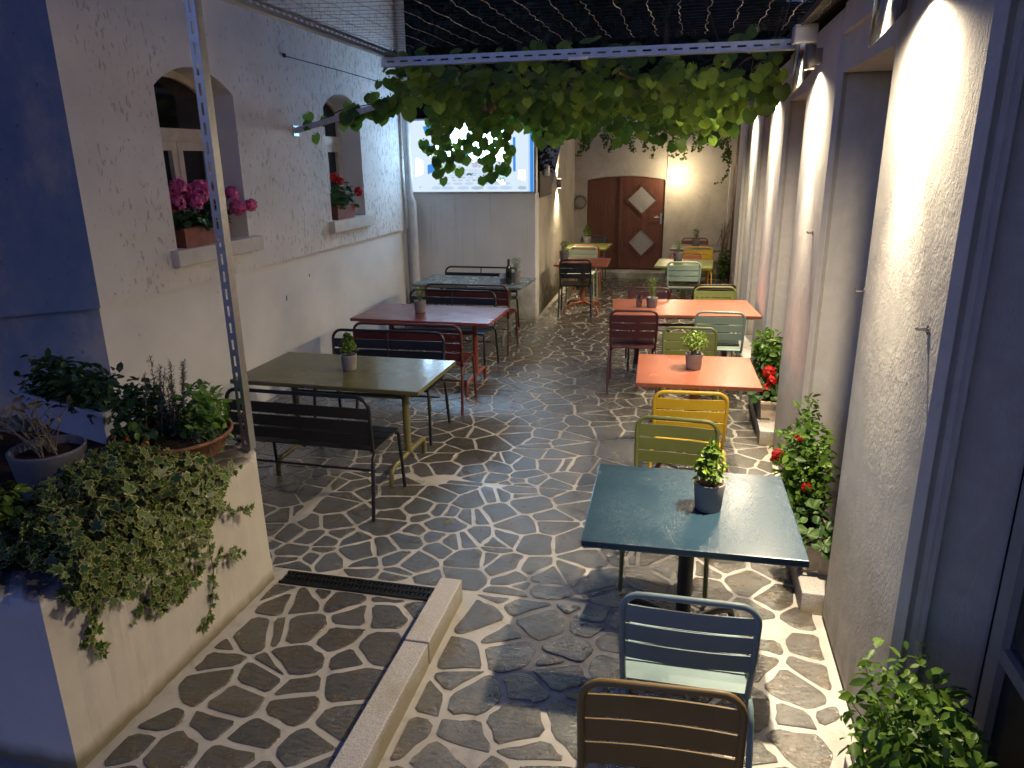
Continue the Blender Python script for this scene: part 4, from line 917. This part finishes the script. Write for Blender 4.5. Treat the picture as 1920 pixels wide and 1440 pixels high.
for k in range(16):
    a = U(0, 6.28); b = Vector((.06*math.cos(a)*random.random(), .06*math.sin(a)*random.random(), .17)); q = b+Vector((U(-.26, .17), U(-.16, .12), U(.12, .26))); md = b.lerp(q, .55)+Vector((U(-.02, .02), 0, .03)); tw.tube([b, md, q], .0045, 5, r2=.002)
    for _ in range(3): tl.add(*OVAL, 0, False, rmat(q+rdir()*.02, rdir(.2), U(0, 6), .045*U(.6, 1.2)))
    tw.tube([md, md+Vector((U(-.06, .06), U(-.06, .06), .07))], .0025, 4, r2=.001)
tw.build('stems', M_twig, t); tl.build('leaves', L_dry, t)
bu = thing('leafy_bush', 'low bright green leafy bush at the left picture edge', 'bush', (-2.52, 2.02, ZP))
MB().lathe([(0, 0), (.09, 0), (.11, .12), (.10, .12), (0, .10)], n=18).build('pot', M_pot, bu)
bush(bu, 520, lambda: ell((-.02, .0, .17), (.16, .14, .12), -.5), .05, L_pot, outward=(0, 0, 0))
# variegated ivy spilling over the planter
iv = thing('variegated_ivy', 'cream edged variegated ivy spilling over the raised planter', 'ivy', (-2.25, 2.35, ZP))
def ivy_leaf(mb, M):
    n = len(IVY); out = [(x, y, .08*abs(x)-.04*y) for x, y in IVY]; inn = [(x*.78, .30+(y-.30)*.78, .08*abs(x)*.7) for x, y in IVY]
    mb.add(out+inn, [(i, (i+1) % n, n+(i+1) % n, n+i) for i in range(n)], 1, False, M); mb.add(inn, [tuple(range(n))], 0, False, M)
ivm = MB(); ivs = MB(); ri = random.Random(9)
def ivp(p, nrm, s): ivy_leaf(ivm, rmat(p, nrm, ri.uniform(0, 6.28), s*ri.uniform(.6, 1.2)))
for _ in range(640):                       # mound on top
    a, rr = ri.uniform(0, 6.28), math.sqrt(ri.random()); x, y = -.04+.27*rr*math.cos(a), .0+.46*rr*math.sin(a)
    z = .05+.22*(1-rr*rr)+ri.uniform(-.03, .03)-(.06 if x > .13 else 0); ivp((x, y, z), Vector((x*2.5, y*1.2, .55))+rdir()*.7, .052)
for _ in range(620): ivp((ri.uniform(-.16, .20), ri.uniform(-.40, .40), ri.uniform(.0, .17)), Vector((.5, ri.uniform(-.5, .3), .8))+rdir()*.6, .060)
for _ in range(760):                       # curtain over the front face
    y = ri.uniform(-.45, .43); depth = (.48 if -.1 < y < .3 else .30)*(1-((y-.05)/.62)**2*.6); u = ri.random()**1.25
    ivp((.135+ri.uniform(.0, .11)*(1-.5*u), y+ri.uniform(-.03, .03), .06-depth*u), Vector((1, ri.uniform(-.5, .3), .5))+rdir()*.55, .050)
def strand(pts, k):
    P_ = [Vector(p) for p in pts]; ivs.tube(P_, .0028, 5, r2=.0015)
    for i in range(k):
        t_ = (i+ri.random())/k*(len(P_)-1); j = min(int(t_), len(P_)-2); p = P_[j].lerp(P_[j+1], t_-j)
        for _ in range(2): ivp(p+rdir()*.018, Vector((1, ri.uniform(-.4, .2), .4))+rdir()*.6, .046)
strand([(.14, -.28, -.1), (.155, -.36, -.2), (.15, -.40, -.30), (.15, -.34, -.37)], 13); strand([(.14, .35, -.2), (.16, .33, -.42), (.15, .30, -.58), (.15, .20, -.67)], 15); strand([(.15, .1, -.1), (.165, -.05, -.28), (.155, -.16, -.36)], 9)
strand([(.14, .38, .05), (.2, .48, .04), (.22, .55, .02)], 7); strand([(.16, .42, -.15), (.2, .52, -.20), (.21, .60, -.215)], 7); strand([(.15, .38, -.38), (.18, .46, -.40), (.18, .53, -.42)], 7); strand([(.15, .2, -.3), (.16, .1, -.44)], 7)
tag(ivs.build('stems', M_bark, iv), kind='stuff'); ivm.build('leaves', [L_ivy, L_ivyrim], iv)

# ------------------------------------------------------------------ the climbing vine
vn = thing('climbing_vine', 'broad leaved climbing vine hanging under the net across the courtyard', 'vine', (0, 0, 0))
def vleaf(seed):
    r_ = random.Random(seed); pts = []; n = 14
    for i in range(n+1):
        a = -PI*.5+.16+(2*PI-.32)*i/n; rad = .5*(1+.12*math.cos(a-PI/2)**3+r_.uniform(-.03, .03)); x, y = rad*math.cos(a), .46+rad*math.sin(a)
        pts.append((x*1.02, y, -.22*x*x-.10*(y-.3)**2+r_.uniform(-.015, .015)))
    tip = n//2; x, y, z = pts[tip]; pts[tip] = (x, y+.10, z-.05)
    mid = [(0, .02, 0), (0, .28, .055), (0, .58, .05)]
    vs = mid+pts; fs = []
    for i in range(n):
        yy = (pts[i][1]+pts[i+1][1])/2; c = 0 if yy < .12 else (1 if yy < .5 else 2); fs.append((c, 3+i, 4+i))
    fs += [(0, 3+0, 1), (0, 1, 3+n)] ; fs += [(1, 2, 3+n-4), (1, 3+4, 2)]
    return vs, fs
VL = [vleaf(k) for k in range(5)]
VM = []
for vs, fs in VL:
    m = MB(); m.add(vs, fs, 0, True); VM.append(m.mesh('vine_leaf', L_vine))
rv = random.Random(12); cand = []
def put(p, nrm, s):
    if p[0] > .42 and any(abs(p[1]-q) < .55 for q in (5.22, 7.47, 9.73)): return
    cand.append((p, nrm, rv.uniform(0, 6.28), s))
def hangn(): return Vector((rv.uniform(-.5, .5), -1, rv.uniform(-.1, .9)))
for _ in range(900):                       # flat canopy layer
    x, y = rv.uniform(-2.35, .62), 5.95+6.3*rv.random()**1.25
    z = 2.82+.10*rv.gauss(0, 1)*.8-.02*(y-6)-max(0, rv.gauss(0, .06))
    put((x, y, z), hangn()+rdir()*.35, rv.choice((.06, .08, .095, .11, .125))*rv.uniform(.9, 1.1))
for _ in range(150): put((rv.uniform(-2.4, .68), 5.72+.8*rv.random()**1.5, 2.86+rv.uniform(-.06, .14)+.08*math.sin(rv.uniform(0, 9))), (rv.uniform(-1, 1), -1, rv.uniform(.2, 2.2)), rv.uniform(.07, .13))
for _ in range(560):                       # hanging front of the canopy
    x = rv.uniform(-2.3, .45); y = rv.uniform(6.6, 9.2); dp_ = (.30 if x > -1.6 else .34)*(.6+.4*math.sin(x*5+y))
    z = 2.80-dp_*rv.random()-.02*(y-6.5)
    put((x, y, z), hangn(), rv.choice((.065, .09, .105, .12))*rv.uniform(.9, 1.1))
for _ in range(70):                        # towards the left arm
    u = rv.random(); put((-3.35+1.2*u+rv.uniform(-.05, .05), 7.05+rv.uniform(-.12, .2), 2.62+.22*u+rv.uniform(-.07, .12+.12*u)), hangn(), rv.uniform(.09, .14))
for (x, y, z) in ((-3.62, 7.0, 2.58), (-3.56, 6.95, 2.46), (-3.48, 7.02, 2.63), (-3.68, 7.05, 2.66)): put((x, y, z), hangn(), .11)
for x, y, n_, zl in ((-2.62, 8.0, 22, 2.02), (-2.5, 8.1, 19, 2.10), (-2.72, 8.0, 8, 2.2), (-2.32, 8.1, 14, 2.22), (-2.12, 8.05, 24, 2.02), (-1.98, 8.0, 14, 2.10), (-1.88, 8.1, 10, 2.3), (-1.6, 8.2, 9, 2.42), (-.5, 9.0, 5, 2.42), (-1.3, 7.4, 12, 2.36), (-.75, 8.2, 10, 2.34), (-.15, 8.6, 12, 2.30), (.25, 9.2, 10, 2.38), (.36, 7.0, 9, 2.45), (.55, 6.6, 6, 2.55), (.62, 6.3, 5, 2.68)):
    for k in range(n_):
        u = (k+rv.random())/n_; put((x+rv.uniform(-.10, .10), y+rv.uniform(-.15, .15), 2.72+(zl-2.72)*u), hangn(), rv.uniform(.085, .14))
def vscore(c):
    X, Y, Z = pix(c[0]); return -Z if (-20 < X < 1940 and 100 < Y < 1400) else -99
cand.sort(key=vscore, reverse=True)
restv = MB(); cnt = 0
for k, (p, nrm, roll, s) in enumerate(cand):
    n_ = Vector(nrm).normalized()
    # leaf blade hangs: tip (+Y of leaf) points mostly down
    tip = Vector((rv.uniform(-.5, .5), rv.uniform(-.3, .3), -1)); yv = (tip-n_*tip.dot(n_)).normalized(); xv = yv.cross(n_)
    M_ = Matrix(((xv.x, yv.x, n_.x, p[0]), (xv.y, yv.y, n_.y, p[1]), (xv.z, yv.z, n_.z, p[2]), (0, 0, 0, 1))) @ Matrix.Scale(s, 4)
    if k % 4 == 0 and cnt < 298:
        o = link('leaf', VM[k % 5], vn); o.matrix_local = M_; cnt += 1
    else: restv.add(*VL[k % 5], 0, True, M_)
tag(restv.build('leaves', L_vine, vn), kind='stuff')
st = MB()
for k in range(9):
    x = -2.2+k*.33; st.tube([(x+.12*math.sin(y*1.3+k), y, 2.84+.05*math.sin(y*2+k)) for y in [5.9+.4*i for i in range(16)]], .009, 6, r2=.005)
st.tube([(.62, 6.7, 0.0+2.5), (.5, 6.9, 2.75), (.0, 7.2, 2.85), (-1.2, 7.3, 2.87), (-2.3, 7.1, 2.82), (-3.3, 7.02, 2.66), (-3.7, 7.0, 2.5)], .014, 7, r2=.004)
for x, y, zl in ((-2.62, 8.0, 2.05), (-2.12, 8.05, 2.05), (-2.32, 8.1, 2.25)): st.tube([(x, y, 2.85), (x+.03, y, 2.5), (x, y, zl)], .005, 5, r2=.002)
pe = MB()
for _ in range(170):
    x, y = rv.uniform(-2.4, .6), 5.9+3.5*rv.random(); z = rv.uniform(2.6, 2.95); q = Vector((x+rv.uniform(-.12, .12), y+rv.uniform(-.1, .1), z-rv.uniform(-.04, .14)))
    pe.tube([(x, y, z), ((x+q.x)/2, (y+q.y)/2, (z+q.z)/2+.02), q], .0035, 4, r2=.002)
tag(pe.build('petioles', M_twig, vn), kind='stuff'); tag(st.build('stems', M_bark, vn), kind='stuff')
fr_ = MB()
for p in ((-1.75, 6.6, 2.62), (-1.70, 6.62, 2.60), (-1.66, 6.6, 2.63), (-.9, 6.9, 2.66), (-.35, 7.2, 2.58)): fr_.lathe([(0, -.03), (.015, -.024), (.022, 0), (.015, .024), (0, .03)], p, 10)
fr_.build('fruit', M_twig, vn)
# small ivy trailing down the end wall
ei = thing('trailing_ivy', 'small leaved ivy trailing down the yellowish end wall', 'ivy', (0, 14.2, 0)); em = MB(); es = MB()
tr = [(-1.95, 2.2), (-1.80, 2.32), (-1.5, 2.38), (-1.38, 2.28), (-1.22, 2.36), (-.98, 2.25), (-.78, 2.28), (-.62, 2.16), (-.45, 2.35), (-.30, 2.18), (-.2, 2.2), (-.08, 2.12), (.1, 2.30), (.22, 2.25), (.34, 2.4), (.55, 2.3), (.62, 2.1), (.70, 1.9), (.66, 2.1)]
for x, zl in tr:
    P_ = [Vector((x+.03*math.sin(i*1.7+x*9), -.02-.04*random.random(), 2.75+(zl-2.75)*i/6)) for i in range(7)]; es.tube(P_, .003, 4)
    for i in range(64):
        t_ = random.random()*5.99; j = int(t_); p = P_[j].lerp(P_[j+1], t_-j)+Vector((U(-.07, .07), U(-.05, .02), U(-.03, .03)))*(1.25-t_/8)
        em.add([(x_, y_, 0) for x_, y_ in IVY[::2]], [tuple(range(6))], 0, False, rmat(p, Vector((0, -1, .3))+rdir()*.7, U(0, 6), .045*U(.6, 1.2)))
P_ = [Vector(q) for q in ((.70, -.05, 1.95), (.68, -.05, 1.85), (.6, -.05, 1.74), (.48, -.05, 1.70))]; es.tube(P_, .003, 4)
for i in range(20):
    t_ = random.random()*2.99; j = int(t_); em.add([(x_, y_, 0) for x_, y_ in IVY[::2]], [tuple(range(6))], 0, False, rmat(P_[j].lerp(P_[j+1], t_-j)+rdir()*.02, Vector((0, -1, .3))+rdir()*.7, U(0, 6), .04))
em.build('leaves', L_ivy2, ei); tag(es.build('stems', M_bark, ei), kind='stuff')
# canes and plant beside the drainpipe
t = thing('cane_bundle', 'bundle of bare bamboo canes leaning in the rear right corner', 'canes', (.70, 14.1, .09)); cm = MB()
for k in range(22): b = (U(-.07, .12), U(-.08, .1), 0); cm.tube([b, (b[0]*.6+U(-.02, .02)+.02, .05, .5), (U(-.06, .14), .1, U(.75, 1.02))], .007, 5, r2=.003)
cm.tube([(-.2, -.05, .25), (-.02, .05, .75)], .006, 5); cm.build('canes', M_twig, t)
t = thing('corner_plant', 'leafy green plant at the foot of the brown drainpipe', 'plant', (.74, 13.9, .0))
bush(t, 300, lambda: ell((0, 0, .28), (.09, .10, .30), -.9), .06, L_ivy2, outward=(0, .2, .2)); stalks(t, 8, lambda: (U(-.03, .03), U(-.03, .03), 0), lambda: (U(-.08, .08), U(-.08, .08), U(.3, .55)))
# a few fallen leaves and soil bits
t = MB()
for (x, y) in ((.42, 2.92), (-1.35, 3.9), (-.62, 6.4), (-.5, 6.15), (-1.1, 8.2), (-.9, 11.6), (-.7, 10.2), (-1.2, 12.9), (-.2, 13.4), (.1, 9.1)):
    t.add(*OVAL, 0, False, Matrix.Translation((x, y, .028)) @ Matrix.Rotation(U(0, 6), 4, 'Z') @ Matrix.Rotation(U(-.2, .2), 4, 'X') @ Matrix.Scale(.075, 4))
tag(t.build('fallen_leaves', L_dry), 'scattered dry fallen leaves on the wet paving', 'leaves', kind='stuff')

# ------------------------------------------------------------------ beyond the courtyard
hm = MB(); nx, ny_ = 24, 12; rh = random.Random(2)
vs = [(-30+60*i/nx, 16+34*j/ny_, -.2+21*(j/ny_)**.75+1.2*rh.random()*(j > 0)) for j in range(ny_+1) for i in range(nx+1)]
hm.add(vs, [(j*(nx+1)+i, j*(nx+1)+i+1, (j+1)*(nx+1)+i+1, (j+1)*(nx+1)+i) for j in range(ny_) for i in range(nx)], 0, True); tag(hm.build('hill', M_hill), kind='structure')
def tree(x, y, h, r, label):
    t = thing('dark_tree', label, 'tree', (x, y, 0), 0, 'dark trees beyond the end wall')
    m = MB().tube([(0, 0, -.2), (.1, 0, h*.35), (0, .1, h*.7)], .16, 8, r2=.06)
    cl = [(Vector((U(-1, 1)*r, U(-.7, .7)*r, h*U(.35, 1))), U(.45, .95)*r*.55) for _ in range(16)]
    for c, q in cl[:8]: m.tube([(0, 0, h*.4), c], .05, 5, r2=.015)
    m.build('trunk', M_bark, t); cr = MB()
    for _ in range(2600):
        c, q = random.choice(cl); d_ = rdir()*q*random.random()**.35; cr.add(*OVAL, 0, False, rmat(c+d_, rdir(.3), U(0, 6), .22*U(.6, 1.3)))
    cr.build('crown', L_tree, t)
for a in ((-3.6, 16.5, 6.5, 2.4, 'dark leafy tree behind the screen wall, leftmost of the row'), (-.6, 17.5, 7.2, 2.6, 'dark leafy tree straight behind the arched door wall'), (1.4, 19.5, 6.6, 2.2, 'dark leafy tree nearest the pale house beyond'), (-6.5, 20, 8, 3, 'dark tall tree behind the left house corner')): tree(*a)
nh = thing('neighbour_house', 'pale house wall in dusk light beyond the right roof', 'house', (0, 0, 0))
MB().box(2.25, 9, 22, 28, 0, 9.5).build('wall', M_plinth, nh); MB().box(2.0, 9.2, 21.7, 28.2, 9.5, 9.8).build('roof', M_roof, nh)
w = MB().box(3.0, 3.9, 21.93, 21.995, 6.5, 7.9).build('window', M_cream, nh); MB().box(3.08, 3.82, 21.90, 21.925, 6.58, 7.82).build('pane', M_pane, w)
